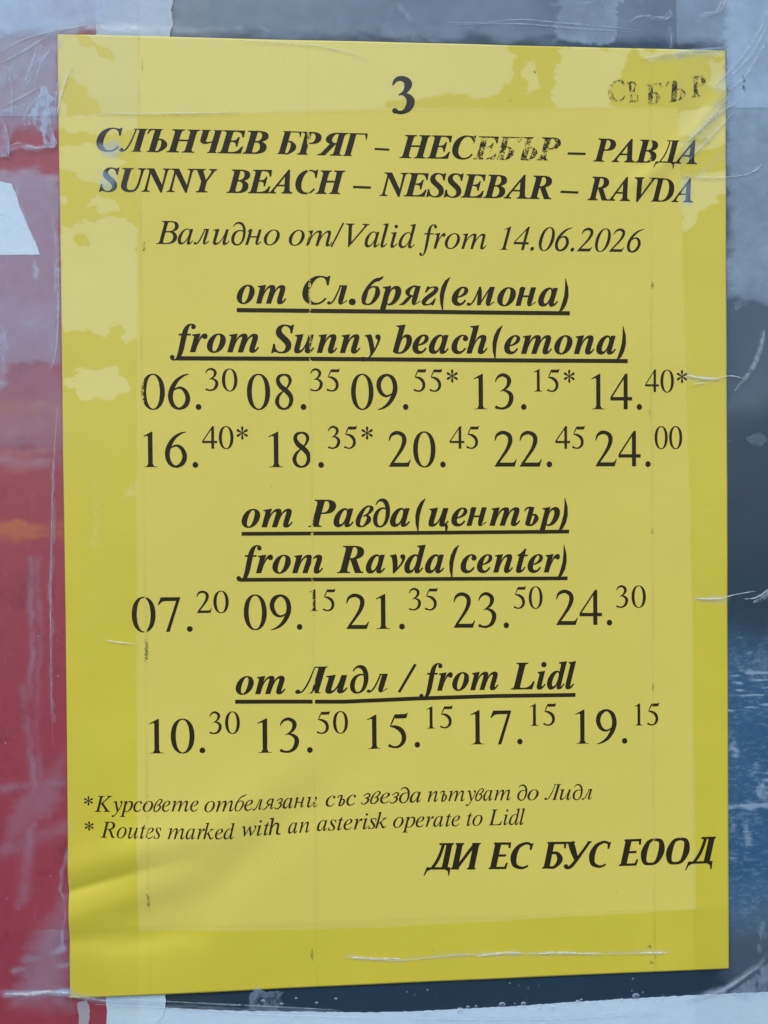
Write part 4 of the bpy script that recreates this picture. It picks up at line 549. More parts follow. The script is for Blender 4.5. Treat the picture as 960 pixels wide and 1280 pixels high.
 "Bd":[346,[[[[112,-10],[95,-9],[81,-5],[62,8],[53,19],[45,35],[39,61],[38,98],[44,131],[56,165],[78,207],[100,239],[125,267],[154,289],[176,301],[198,308],[228,310],[254,305],[266,294],[294,390],[296,415],[294,423],[290,427],[260,432],[261,452],[404,470],[291,51],[292,42],[298,43],[315,60],[336,90],[358,78],[311,18],[294,2],[275,-7],[255,-10],[236,-8],[227,-4],[216,8],[210,35],[220,75],[198,37],[173,11],[144,-5]],[[152,43],[170,49],[192,72],[209,99],[230,146],[246,195],[254,241],[254,257],[251,270],[243,280],[234,282],[223,279],[198,256],[170,213],[146,160],[132,113],[128,74],[131,60],[135,52],[143,45]]]]],
 "Bv":[288,[[[[134,-9],[132,142],[125,223],[119,249],[112,263],[105,271],[86,272],[87,292],[186,311],[196,306],[205,277],[212,221],[216,154],[213,90],[261,152],[279,184],[289,206],[290,216],[287,225],[267,251],[262,263],[261,275],[265,290],[277,302],[291,309],[309,310],[326,306],[338,295],[345,283],[347,255],[338,222],[317,181],[274,118],[227,65],[155,-10]]]]],
 "BL":[417,[[[[17,-1],[13,16],[39,18],[55,25],[64,35],[74,55],[84,85],[162,378],[165,401],[162,418],[152,429],[121,434],[124,452],[334,452],[338,434],[312,431],[296,424],[285,411],[276,390],[193,83],[185,40],[187,34],[191,29],[228,25],[270,26],[311,35],[346,51],[366,66],[394,96],[418,135],[450,134],[404,-1]]]]],
 "Bi":[215,[[[[201,370],[181,374],[166,383],[155,398],[152,416],[155,433],[166,448],[181,458],[201,461],[220,458],[235,448],[246,433],[249,416],[246,398],[235,383],[220,374]],[[118,-9],[97,-6],[83,1],[71,16],[66,35],[71,71],[109,211],[118,250],[116,262],[113,267],[106,270],[85,272],[87,290],[223,310],[161,81],[157,55],[159,45],[167,44],[175,50],[187,62],[209,91],[228,81],[201,41],[175,13],[147,-4]]]]],
 "Bl":[174,[[[[78,-10],[56,-7],[38,2],[27,19],[24,42],[30,79],[120,408],[120,419],[115,427],[108,431],[87,432],[89,451],[225,470],[115,57],[117,44],[120,42],[124,43],[139,54],[167,90],[186,79],[159,38],[134,11],[107,-5]]]]],
 "IV":[453,[[[[163,-10],[179,409],[176,427],[169,439],[153,448],[121,451],[124,465],[310,465],[308,453],[280,451],[262,442],[257,435],[251,419],[247,387],[233,95],[467,375],[492,409],[500,426],[498,441],[492,446],[484,449],[454,451],[457,465],[600,465],[597,451],[580,449],[567,442],[537,413],[180,-10]]]]],
 "IR":[476,[[[[20,0],[23,13],[48,15],[68,23],[79,34],[88,51],[180,390],[185,416],[182,434],[176,441],[167,446],[134,451],[139,465],[368,463],[410,454],[433,444],[451,431],[469,406],[476,387],[478,364],[476,341],[470,320],[459,301],[445,284],[426,269],[403,256],[376,244],[344,235],[421,53],[433,36],[444,23],[457,16],[477,13],[472,0],[367,0],[274,228],[207,231],[167,81],[161,46],[164,30],[173,20],[192,14],[217,13],[212,0]],[[256,250],[304,254],[330,262],[362,280],[385,306],[397,339],[400,363],[398,382],[394,398],[386,412],[376,423],[362,431],[328,441],[297,442],[277,439],[264,427],[254,403],[213,253]]]]],
 "Ia":"Iа",
 "Il":[148,[[[[58,-7],[43,-5],[30,4],[24,19],[24,38],[38,99],[126,430],[125,443],[121,450],[109,456],[83,459],[86,471],[193,487],[198,482],[195,465],[89,84],[83,52],[86,38],[91,34],[98,35],[109,41],[123,53],[147,82],[160,72],[139,45],[111,17],[85,0]]]]],
 "Ii":[205,[[[[198,394],[185,396],[173,404],[166,415],[162,428],[166,441],[173,452],[185,460],[198,463],[212,460],[224,452],[232,441],[234,428],[232,414],[224,403],[213,396]],[[109,-8],[94,-6],[83,1],[77,13],[75,37],[86,86],[135,264],[132,275],[125,282],[113,286],[92,287],[96,299],[203,316],[207,312],[207,302],[140,79],[136,47],[140,35],[145,33],[152,33],[171,45],[205,84],[217,74],[189,38],[161,12],[135,-3]]]]],
 "Id":[353,[[[[108,-8],[79,-3],[61,8],[44,32],[38,55],[37,81],[43,116],[55,153],[73,190],[96,226],[123,258],[151,283],[180,302],[216,314],[249,316],[273,311],[284,303],[288,293],[319,418],[321,436],[318,447],[313,452],[279,455],[282,467],[323,472],[377,486],[389,486],[392,482],[391,470],[288,81],[282,48],[283,38],[286,34],[293,30],[302,31],[312,37],[326,50],[352,81],[365,72],[329,29],[299,3],[275,-7],[264,-8],[248,-6],[233,6],[229,27],[233,61],[248,112],[215,59],[181,21],[164,9],[147,-1],[127,-6]],[[138,28],[151,30],[164,36],[192,62],[220,99],[248,150],[269,204],[278,253],[274,280],[269,289],[258,298],[245,300],[220,296],[205,288],[188,276],[156,240],[129,192],[105,124],[101,100],[99,72],[102,57],[110,41],[122,31]]]]],
 "If":[219,[[[[37,-153],[15,-149],[-1,-137],[-7,-124],[-6,-103],[-1,-94],[7,-88],[19,-87],[33,-90],[39,-95],[41,-103],[37,-130],[43,-134],[53,-133],[60,-128],[67,-120],[75,-105],[86,-74],[95,-39],[155,283],[91,283],[97,304],[159,304],[171,358],[188,403],[210,439],[237,466],[257,477],[279,485],[307,487],[331,482],[352,466],[360,449],[359,425],[349,413],[328,408],[316,410],[308,415],[304,423],[302,435],[307,458],[303,465],[296,468],[281,467],[273,463],[258,447],[251,435],[239,403],[218,304],[295,304],[292,283],[214,283],[166,55],[149,-7],[132,-56],[110,-101],[91,-127],[71,-144],[59,-149]]]]],
 "Ir":[247,[[[[66,0],[127,218],[135,255],[133,269],[130,276],[118,281],[92,284],[95,297],[195,316],[205,314],[205,308],[170,179],[205,239],[237,282],[251,297],[276,314],[291,316],[306,311],[315,300],[318,283],[315,266],[307,253],[291,242],[272,241],[255,252],[251,268],[211,218],[193,189],[161,122],[134,44],[122,0]]]]],
 "Io":"Iо",
 "Im":"Iт",
 "Iu":"Iи",
 "It":[198,[[[[107,-8],[92,-6],[78,5],[74,18],[74,37],[139,283],[93,283],[95,297],[126,307],[140,316],[169,339],[209,392],[226,392],[201,304],[258,304],[251,283],[195,283],[139,73],[135,48],[138,34],[143,31],[149,32],[166,43],[197,79],[209,68],[183,35],[157,11],[132,-3]]]]],
 "Ie":"Iе",
 "Is":[215,[[[[126,-8],[95,-5],[57,6],[45,4],[40,-4],[25,-4],[40,106],[53,105],[57,74],[69,41],[82,24],[99,14],[125,10],[144,16],[161,30],[170,50],[172,74],[164,100],[108,178],[92,210],[87,238],[93,269],[100,282],[116,299],[144,313],[162,316],[190,315],[241,302],[252,305],[256,314],[269,314],[256,214],[242,214],[235,251],[229,266],[222,278],[203,294],[192,298],[166,297],[154,290],[143,275],[140,255],[146,237],[214,138],[226,109],[228,82],[225,63],[218,45],[208,30],[195,16],[179,5],[160,-3]]]]],
 "Ik":[324,[[[[241,-7],[228,-5],[219,-1],[203,19],[186,54],[142,161],[102,129],[65,0],[9,0],[127,425],[128,441],[124,449],[111,454],[84,455],[88,468],[145,477],[189,487],[197,486],[199,481],[108,157],[217,240],[243,263],[250,272],[251,283],[245,290],[219,294],[226,306],[360,306],[358,293],[326,288],[294,272],[188,193],[240,69],[257,42],[268,36],[281,38],[301,53],[323,79],[335,69],[316,43],[291,16],[267,0]]]]],
 "Iw":[455,[[[[146,-8],[142,192],[137,245],[132,265],[125,277],[113,286],[95,289],[96,300],[167,316],[179,317],[183,315],[189,296],[193,260],[196,91],[336,317],[350,317],[375,71],[450,164],[466,188],[481,215],[487,242],[463,276],[461,290],[465,304],[475,313],[487,316],[501,315],[511,307],[521,287],[521,259],[517,244],[502,208],[460,142],[340,-8],[328,-8],[304,221],[160,-8]]]]],
 "Ih":[394,[[[[306,-7],[287,-4],[265,7],[251,27],[245,46],[245,73],[249,111],[277,244],[282,281],[280,301],[275,313],[265,321],[253,323],[225,316],[196,294],[167,259],[144,221],[133,196],[127,172],[90,0],[26,0],[119,449],[116,464],[107,474],[94,480],[67,482],[74,510],[198,510],[169,373],[145,275],[151,275],[179,315],[194,331],[225,353],[243,360],[276,366],[307,361],[321,356],[331,347],[339,337],[348,309],[348,282],[314,114],[311,60],[316,44],[324,38],[333,36],[348,38],[376,51],[389,32],[368,15],[347,3],[326,-4]]]]],
 "In":"Iп",
 "Ip":"Iр",
 "IL":[422,[[[[20,0],[22,13],[47,15],[67,23],[78,33],[87,50],[181,396],[185,419],[180,436],[167,446],[134,451],[138,465],[323,465],[319,452],[292,449],[275,440],[264,427],[256,409],[169,88],[161,54],[161,43],[165,35],[170,29],[196,24],[281,24],[314,27],[342,33],[371,45],[391,59],[414,86],[442,132],[457,132],[412,0]]]]],
 "R0":[350,[[[[333,232],[332,271],[327,306],[320,338],[310,368],[297,395],[282,418],[264,437],[245,453],[224,464],[201,471],[175,473],[149,471],[126,464],[105,453],[86,437],[68,418],[53,395],[40,368],[30,338],[23,306],[18,271],[17,232],[18,192],[23,157],[30,125],[40,95],[53,69],[68,46],[86,26],[105,11],[126,-1],[149,-8],[175,-10],[201,-8],[224,-1],[245,11],[264,26],[282,46],[297,69],[310,95],[320,125],[327,157],[332,192]],[[267,232],[266,267],[259,329],[253,357],[245,382],[236,404],[226,423],[215,438],[202,448],[189,455],[175,457],[161,455],[148,448],[135,438],[124,423],[114,404],[105,382],[97,357],[91,329],[84,267],[83,232],[84,197],[91,134],[97,106],[105,81],[114,59],[124,41],[135,26],[148,15],[161,8],[175,6],[189,8],[202,15],[215,26],[226,41],[236,59],[245,81],[253,106],[259,134],[266,197]]]]],
 "I0":[350,[[[[400,232],[410,271],[416,306],[418,338],[416,368],[411,395],[403,418],[391,437],[376,453],[358,464],[337,471],[312,473],[286,471],[261,464],[236,453],[213,437],[189,418],[168,395],[147,368],[128,338],[112,306],[97,271],[84,232],[74,192],[68,157],[66,125],[68,95],[73,69],[82,46],[93,26],[108,11],[126,-1],[147,-8],[172,-10],[199,-8],[223,-1],[248,11],[272,26],[295,46],[317,69],[337,95],[356,125],[373,157],[387,192]],[[334,232],[350,299],[354,329],[356,357],[356,382],[354,404],[349,423],[342,438],[332,448],[321,455],[308,457],[293,455],[278,448],[262,438],[247,423],[231,404],[216,382],[201,357],[187,329],[174,299],[150,232],[134,164],[130,134],[128,106],[128,81],[131,59],[136,41],[143,26],[152,15],[163,8],[177,6],[192,8],[207,15],[222,26],[238,41],[253,59],[269,81],[284,106],[298,134],[311,164]]]]],
 "R1":[350,[[[[148,7],[210,7],[210,448],[148,448]]],[[[78,410],[83,400],[126,417],[148,410],[148,392],[210,392],[210,473],[200,473]]],[[[84,0],[274,0],[274,6],[229,10],[210,45],[148,45],[129,10],[84,6]]]]],
 "I1":[350,[[[[150,7],[212,7],[340,448],[278,448]]],[[[197,410],[199,400],[247,417],[267,410],[262,392],[324,392],[347,473],[337,473]]],[[[84,0],[274,0],[276,6],[232,10],[223,45],[162,45],[132,10],[86,6]]]]],
 "R2":[350,[["r",[[22,344],[23,355],[25,370],[28,388],[33,406],[39,422],[49,436],[60,447],[72,456],[85,464],[98,470],[111,474],[125,477],[140,478],[155,477],[171,474],[187,470],[204,464],[221,455],[237,445],[251,430],[261,414],[268,396],[272,378],[273,359],[272,339],[268,320],[262,300],[253,280],[243,260],[232,240],[220,221],[206,201],[191,181],[175,161],[159,140],[140,115],[118,87],[97,59],[78,35],[65,19],[40,37],[53,55],[70,79],[91,107],[111,136],[128,161],[143,184],[156,205],[168,225],[179,245],[188,264],[195,282],[201,300],[206,317],[209,333],[211,347],[211,359],[211,370],[209,380],[207,389],[204,396],[199,402],[191,410],[180,418],[169,424],[158,429],[149,431],[140,431],[131,430],[122,429],[112,426],[103,423],[92,420],[83,415],[74,410],[66,404],[58,394],[50,380],[42,365],[36,351],[31,342]]],[[[21,0],[301,0],[332,96],[321,99],[302,67],[276,53],[77,53],[28,18]]]]],
 "I2":[350,[["r",[[122,344],[126,355],[133,370],[141,388],[150,406],[162,422],[175,436],[189,447],[204,456],[219,464],[234,470],[248,474],[263,477],[278,478],[294,477],[308,474],[323,470],[338,464],[353,455],[366,445],[376,430],[382,414],[383,396],[382,378],[377,359],[371,339],[361,320],[349,300],[334,280],[319,260],[302,240],[284,221],[264,201],[244,181],[222,161],[199,140],[173,115],[143,87],[114,59],[88,35],[70,19],[51,37],[68,55],[93,79],[122,107],[150,136],[175,161],[196,184],[216,205],[234,225],[250,245],[264,264],[277,282],[288,300],[298,317],[306,333],[311,347],[315,359],[318,370],[320,380],[320,389],[319,396],[316,402],[310,410],[301,418],[292,424],[282,429],[274,431],[265,431],[256,430],[246,429],[236,426],[225,423],[214,420],[203,415],[192,410],[183,404],[172,394],[160,380],[148,365],[138,351],[130,342]]],[[[21,0],[301,0],[360,96],[350,99],[322,67],[292,53],[92,53],[33,18]]]]],
 "R3":[350,[["r",[[31,366],[33,374],[36,386],[40,401],[46,415],[53,428],[61,439],[71,449],[82,458],[94,466],[106,472],[118,476],[131,479],[144,480],[158,480],[171,477],[186,473],[200,466],[215,458],[229,449],[240,437],[250,424],[256,410],[260,395],[262,379],[260,364],[256,347],[249,332],[240,316],[230,302],[219,289],[206,278],[193,270],[180,263],[167,257],[156,251],[145,247],[133,242],[122,239],[113,236],[107,234],[103,242],[109,245],[117,250],[126,256],[136,262],[145,269],[154,277],[164,286],[174,295],[182,304],[187,313],[192,324],[196,337],[199,350],[201,362],[202,371],[202,379],[201,386],[200,392],[199,398],[196,403],[192,409],[185,416],[176,423],[166,429],[158,433],[150,436],[143,437],[135,437],[127,437],[118,435],[110,433],[100,429],[91,424],[81,418],[73,412],[66,403],[58,392],[50,380],[44,370],[39,362]]],["r",[[130,258],[139,259],[153,260],[169,261],[186,260],[203,258],[218,253],[233,246],[247,238],[261,227],[273,215],[282,201],[288,186],[292,170],[293,153],[292,136],[289,118],[282,99],[274,81],[265,63],[253,47],[240,34],[225,24],[210,15],[196,9],[182,4],[169,0],[156,-3],[143,-5],[131,-5],[118,-5],[104,-3],[89,-1],[75,2],[64,5],[56,7],[63,38],[72,36],[83,32],[96,28],[109,26],[120,24],[130,25],[140,26],[150,28],[159,31],[168,36],[177,42],[187,50],[196,60],[203,69],[209,79],[214,90],[219,104],[223,119],[227,133],[228,144],[229,154],[229,162],[228,169],[227,177],[224,184],[221,192],[215,200],[207,209],[198,218],[189,225],[179,232],[165,237],[151,242],[138,246],[129,249]]],[[[72,27],[70,36],[64,44],[55,48],[46,48],[37,44],[31,36],[29,27],[31,17],[37,10],[46,5],[55,5],[64,10],[70,17]]]]],
 "R4":[350,[[[[330,117],[330,162],[263,162],[263,473],[228,473],[8,162],[8,117],[204,117],[204,0],[263,0],[263,117]],[[204,162],[36,162],[204,402]]]]],
 "I4":[350,[[[[364,117],[377,162],[310,162],[400,473],[365,473],[55,162],[42,117],[238,117],[204,0],[263,0],[297,117]],[[251,162],[83,162],[321,402]]]]],
 "R5":[350,[[[[118,463],[273,463],[307,483],[288,412],[270,403],[127,403]]],["r",[[132,452],[127,436],[119,413],[109,387],[94,358],[76,326],[63,304],[52,309],[61,333],[74,367],[87,397],[99,421],[110,443],[117,458]]],["r",[[54,308],[65,309],[81,311],[100,313],[121,313],[141,310],[161,304],[180,296],[199,286],[217,274],[234,260],[247,244],[258,227],[267,208],[274,189],[278,170],[280,150],[280,130],[277,110],[272,91],[265,73],[255,56],[242,42],[228,29],[214,19],[200,10],[186,4],[171,-1],[156,-4],[141,-6],[126,-6],[109,-4],[91,0],[75,4],[61,9],[51,11],[61,42],[71,39],[84,33],[99,28],[114,24],[126,23],[138,24],[149,27],[160,31],[169,36],[178,43],[187,52],[195,62],[202,73],[207,85],[211,95],[214,107],[216,120],[217,133],[216,147],[215,159],[212,171],[207,183],[201,195],[194,206],[186,216],[177,227],[165,237],[152,248],[138,258],[125,267],[111,274],[95,281],[78,286],[63,291],[52,294]]],[[[69,32],[66,42],[60,50],[51,54],[41,54],[32,50],[26,42],[24,32],[26,22],[32,15],[41,10],[51,10],[60,15],[66,22]]]]],
 "R6":[350,[["r",[[314,467],[305,463],[291,458],[275,452],[259,445],[244,436],[229,425],[212,413],[196,399],[181,385],[168,369],[156,351],[143,331],[132,310],[122,288],[114,267],[106,247],[100,227],[96,207],[93,188],[92,169],[93,149],[96,127],[101,106],[107,87],[114,72],[122,58],[133,45],[145,33],[159,24],[172,21],[186,24],[201,32],[215,44],[228,57],[237,69],[245,81],[251,95],[257,110],[260,126],[262,140],[261,155],[258,173],[253,191],[246,208],[240,223],[233,235],[224,246],[213,257],[202,266],[192,271],[183,274],[173,274],[162,272],[150,268],[138,264],[125,258],[112,250],[99,241],[88,233],[80,228],[74,234],[81,241],[91,251],[103,262],[115,273],[128,282],[140,289],[153,295],[168,301],[183,303],[200,303],[217,298],[235,292],[253,282],[270,269],[285,253],[298,234],[309,213],[318,189],[324,165],[326,140],[324,115],[318,91],[309,68],[296,47],[281,29],[262,15],[239,4],[216,-4],[193,-9],[171,-10],[150,-7],[128,-1],[106,9],[86,23],[68,40],[54,62],[43,87],[34,113],[29,140],[26,167],[26,193],[30,219],[36,245],[44,269],[54,293],[67,316],[81,340],[97,362],[115,383],[133,401],[152,417],[173,431],[193,442],[213,452],[232,460],[251,466],[270,469],[288,472],[302,473],[313,474]]]]],
 "I6":[350,[["r",[[450,467],[439,463],[424,458],[406,452],[388,445],[370,436],[352,425],[332,413],[312,399],[293,385],[275,369],[257,351],[239,331],[222,310],[206,288],[191,267],[178,247],[166,227],[156,207],[147,188],[141,169],[136,149],[133,127],[132,106],[133,87],[135,72],[139,58],[146,45],[155,33],[166,24],[178,21],[193,24],[210,32],[228,44],[244,57],[257,69],[268,81],[279,95],[289,110],[297,126],[303,140],[306,155],[308,173],[308,191],[307,208],[304,223],[301,235],[295,246],[288,257],[279,266],[271,271],[262,274],[252,274],[240,272],[227,268],[214,264],[200,258],[185,250],[169,241],[155,233],[146,228],[142,234],[151,241],[164,251],[179,262],[195,273],[210,282],[224,289],[239,295],[255,301],[271,303],[288,303],[304,298],[319,292],[335,282],[348,269],[359,253],[366,234],[371,213],[373,189],[372,165],[367,140],[357,115],[344,91],[329,68],[310,47],[289,29],[266,15],[241,4],[215,-4],[191,-9],[168,-10],[147,-7],[128,-1],[109,9],[92,23],[80,40],[72,62],[68,87],[67,113],[69,140],[74,167],[82,193],[94,219],[107,245],[122,269],[139,293],[158,316],[180,340],[202,362],[226,383],[249,401],[273,417],[298,431],[322,442],[344,452],[366,460],[386,466],[406,469],[425,472],[440,473],[450,474]]]]],
 "R9":[350,[["r",[[36,-4],[45,0],[59,5],[75,11],[91,18],[106,27],[121,38],[138,50],[154,64],[169,79],[182,95],[194,112],[207,133],[218,154],[228,175],[236,196],[244,216],[250,237],[254,257],[257,276],[258,294],[257,314],[254,336],[249,357],[243,376],[236,392],[228,405],[217,419],[205,431],[191,439],[178,442],[164,440],[149,431],[135,420],[122,407],[113,395],[105,383],[99,369],[93,353],[90,337],[88,323],[89,308],[92,291],[97,272],[104,255],[110,241],[117,229],[126,217],[137,206],[148,198],[158,192],[167,189],[177,189],[188,192],[200,195],[212,200],[225,205],[238,213],[251,222],[262,230],[270,236],[276,229],[269,222],[259,212],[247,201],[235,190],[222,181],[210,174],[197,168],[182,163],[167,160],[150,161],[133,165],[115,172],[97,181],[80,194],[65,210],[52,229],[41,250],[32,274],[26,299],[24,324],[26,348],[32,372],[41,395],[54,416],[69,434],[88,449],[111,460],[134,468],[157,472],[179,473],[200,470],[222,464],[244,454],[264,441],[282,423],[296,402],[307,377],[316,350],[321,323],[324,296],[324,270],[320,244],[314,219],[306,194],[296,171],[283,147],[269,124],[253,102],[235,81],[217,62],[198,46],[177,32],[157,21],[137,11],[118,3],[99,-2],[80,-6],[62,-8],[48,-9],[37,-10]]]]],
 "R7":[350,[[[[55,463],[314,463],[314,451],[168,-6],[120,-6],[260,412],[120,412],[77,405],[50,384],[27,358],[14,363]]]]],
 "R8":[350,[["r",[[176,450],[168,447],[155,443],[142,437],[131,431],[125,426],[122,419],[118,410],[116,401],[115,392],[116,384],[119,375],[125,364],[132,352],[141,340],[150,329],[161,319],[175,309],[192,298],[210,285],[226,270],[241,255],[255,240],[268,224],[279,207],[289,189],[295,170],[299,152],[300,135],[299,117],[296,101],[291,84],[284,66],[275,50],[265,35],[252,22],[238,11],[223,3],[207,-2],[191,-6],[176,-8],[160,-9],[143,-7],[126,-3],[109,3],[94,13],[81,25],[69,41],[59,58],[52,76],[48,96],[49,116],[54,136],[62,154],[71,170],[81,185],[92,199],[105,211],[119,221],[132,230],[144,239],[155,248],[166,256],[177,263],[187,271],[195,280],[204,291],[212,304],[219,317],[226,331],[230,343],[234,354],[236,365],[236,374],[236,382],[235,389],[233,397],[231,406],[227,416],[223,424],[219,430],[213,434],[203,439],[191,444],[179,448],[171,450],[176,474],[184,473],[197,472],[212,470],[228,467],[243,459],[255,449],[264,437],[272,424],[277,409],[281,395],[280,380],[277,366],[273,354],[266,341],[260,329],[252,316],[242,303],[232,290],[221,277],[211,266],[200,256],[188,248],[178,240],[167,232],[157,223],[148,212],[138,201],[129,189],[121,177],[115,165],[111,152],[107,137],[104,123],[103,110],[103,100],[104,89],[107,77],[112,64],[117,52],[123,43],[130,36],[140,28],[151,22],[163,18],[174,17],[185,19],[197,24],[207,31],[216,40],[224,48],[229,58],[234,70],[238,84],[241,97],[243,109],[243,121],[242,131],[240,142],[237,152],[232,161],[225,171],[216,183],[205,195],[192,208],[180,220],[167,231],[152,243],[135,256],[117,270],[102,287],[89,304],[79,322],[71,341],[66,360],[63,379],[64,398],[69,415],[77,431],[86,444],[99,456],[115,465],[132,469],[148,471],[162,473],[171,474]]]]],
 "R.":[175,[[[[127,30],[123,47],[112,61],[96,69],[79,69],[63,61],[52,47],[48,30],[52,13],[63,-1],[79,-9],[96,-9],[112,-1],[123,13]]]]],
 "I.":[175,[[[[136,30],[137,47],[130,61],[116,69],[99,69],[80,61],[65,47],[56,30],[55,13],[62,-1],[76,-9],[94,-9],[112,-1],[127,13]]]]],
 "R*":[350,[[[[179,329],[200,420],[199,455],[175,469],[151,455],[150,420],[171,329]]],[[[177,333],[145,361],[109,396],[78,413],[54,399],[54,371],[84,353],[132,339],[173,325]]],[[[173,333],[132,319],[84,305],[54,287],[54,259],[78,245],[109,262],[145,297],[177,325]]],[[[171,329],[150,238],[151,203],[175,189],[199,203],[200,238],[179,329]]],[[[173,325],[205,297],[241,262],[272,245],[296,259],[296,287],[266,305],[218,319],[177,333]]],[[[177,325],[218,339],[266,353],[296,371],[296,399],[272,413],[241,396],[205,361],[173,333]]]]],
 "I*":"R*",
 "B.":[189,[[[[140,42],[134,66],[119,85],[97,96],[72,96],[50,85],[34,66],[29,42],[34,18],[50,-1],[72,-12],[97,-12],[119,-1],[134,18]]]]],
 "B–":[377,[[[[47,125],[370,125],[382,168],[59,168]]]]],
 "B/":[202,[["r",[[-25,-4],[214,467],[251,449],[11,-23]]]]],
 "I/":[164,[["r",[[-21,-7],[228,483],[255,469],[7,-21]]]]],
 "B(":[236,[[[[253,465],[177,404],[120,297],[93,175],[96,40],[135,-115],[144,-111],[150,40],[164,175],[197,297],[231,391],[262,458]]]]],
 "B)":[236,[[[[13,-115],[90,-54],[146,54],[173,175],[171,310],[131,465],[122,462],[117,310],[102,175],[69,54],[36,-40],[5,-108]]]]],
 "U3":[340,[["r",[[25,357],[28,366],[31,378],[35,393],[40,408],[46,421],[54,432],[62,441],[71,450],[82,457],[94,463],[107,467],[120,469],[135,471],[150,470],[166,467],[181,463],[197,457],[212,449],[226,439],[239,426],[249,411],[256,394],[259,378],[259,362],[257,347],[252,332],[244,316],[235,302],[225,288],[215,275],[203,265],[190,256],[178,250],[166,244],[155,239],[144,235],[132,231],[121,228],[111,226],[105,224],[99,238],[105,242],[113,247],[121,253],[130,259],[137,267],[144,275],[151,283],[156,292],[161,301],[164,309],[165,319],[167,330],[168,342],[168,352],[168,360],[167,366],[167,371],[168,373],[168,375],[169,376],[167,379],[163,386],[157,392],[150,399],[144,403],[139,406],[132,407],[125,408],[117,408],[110,408],[104,407],[98,405],[92,403],[86,399],[79,395],[71,388],[62,378],[53,367],[46,357],[40,350]]],["r",[[127,254],[136,255],[149,257],[165,258],[182,258],[200,255],[216,249],[231,242],[245,232],[258,221],[269,208],[278,193],[285,177],[288,160],[289,142],[287,124],[282,106],[275,89],[266,72],[255,56],[243,41],[230,29],[216,19],[201,12],[188,7],[176,2],[164,-1],[152,-5],[139,-7],[127,-8],[114,-7],[100,-5],[86,-2],[72,2],[62,5],[54,8],[71,52],[78,49],[88,44],[99,40],[109,36],[117,35],[124,35],[131,37],[137,40],[144,44],[151,49],[158,56],[165,64],[171,72],[175,80],[178,88],[181,97],[185,109],[188,121],[191,132],[192,141],[192,147],[193,152],[193,156],[193,161],[193,166],[192,173],[189,181],[184,191],[179,199],[174,207],[167,214],[157,222],[144,229],[133,235],[124,239]]],[[[92,35],[88,50],[79,62],[65,69],[50,69],[37,62],[27,50],[24,35],[27,21],[37,9],[50,2],[65,2],[79,9],[88,21]]]]],
 "CБ":[305,[[[[24,0],[114,0],[201,435],[111,435]]],[[[3,0],[134,0],[138,19],[126,31],[122,42],[32,42],[24,31],[7,19]]],[[[90,435],[221,435],[217,416],[200,404],[192,393],[102,393],[98,404],[87,416]]],[[[103,396],[376,396],[384,435],[111,435]]],[[[384,435],[367,326],[340,326],[343,408]]],["r",[[154,274],[165,275],[184,277],[207,279],[233,277],[256,267],[276,250],[294,228],[310,202],[320,171],[320,136],[306,101],[283,70],[257,44],[230,22],[204,5],[176,-5],[150,-6],[127,-4],[110,-1],[98,0],[110,42],[123,41],[140,39],[158,38],[173,41],[183,47],[195,60],[209,81],[222,104],[230,124],[233,136],[235,148],[235,168],[231,191],[225,212],[219,226],[211,232],[197,234],[179,234],[161,232],[148,232]]]]],
 "CД":[368,[[[[235,7],[325,7],[411,435],[321,435]]],[[[301,435],[431,435],[427,416],[411,404],[402,393],[313,393],[309,404],[297,416]]],[[[205,401],[321,401],[328,435],[212,435]]],["r",[[296,430],[291,410],[284,382],[275,349],[265,315],[255,282],[244,251],[232,220],[219,188],[205,157],[190,128],[173,98],[153,69],[134,42],[118,19],[106,3],[68,24],[79,41],[94,63],[112,90],[129,118],[145,144],[158,171],[172,200],[185,230],[197,260],[208,289],[218,320],[228,353],[237,385],[244,413],[249,433]]],[[[3,0],[365,0],[372,39],[11,39]]],[[[11,39],[-38,-102],[-23,-102],[18,-27],[71,0],[79,39]]],[[[372,39],[356,-102],[341,-102],[332,-27],[290,0],[298,39]]]]],
 "CУ":[361,[["r",[[185,448],[191,423],[199,388],[209,349],[218,311],[226,272],[236,228],[244,188],[250,161],[189,132],[178,157],[162,193],[145,234],[131,273],[119,312],[109,352],[101,387],[96,412]]],[[[76,435],[207,435],[203,416],[186,404],[178,393],[88,393],[84,404],[72,416]]],[[[394,435],[460,435],[457,416],[436,404],[425,389],[411,389],[406,404],[390,416]]],["r",[[446,420],[431,398],[411,368],[387,332],[362,295],[339,261],[318,229],[297,197],[276,165],[256,135],[237,109],[221,86],[205,65],[190,46],[175,30],[160,15],[144,2],[128,-6],[113,-12],[101,-15],[89,-17],[77,-17],[65,-15],[57,-11],[53,-8],[50,-7],[78,37],[82,35],[86,33],[88,32],[89,32],[91,33],[96,35],[104,38],[110,41],[117,46],[126,53],[136,64],[147,77],[161,94],[176,114],[192,136],[211,161],[232,190],[255,220],[277,252],[300,283],[323,316],[349,352],[373,388],[394,418],[409,439]]],[[[94,35],[93,50],[86,62],[74,68],[59,68],[44,62],[33,50],[27,35],[27,21],[34,9],[46,3],[61,3],[76,9],[87,21]]]]],
 "CИ":[389,[[[[24,0],[114,0],[201,435],[111,435]]],[[[3,0],[134,0],[138,19],[126,31],[122,42],[32,42],[24,31],[7,19]]],[[[90,435],[221,435],[217,416],[200,404],[192,393],[102,393],[98,404],[87,416]]],[[[275,0],[365,0],[452,435],[362,435]]],[[[255,0],[386,0],[389,19],[378,31],[374,42],[284,42],[276,31],[259,19]]],[[[342,435],[473,435],[469,416],[452,404],[444,393],[354,393],[350,404],[338,416]]],["r",[[92,53],[343,406],[384,383],[133,29]]]]],
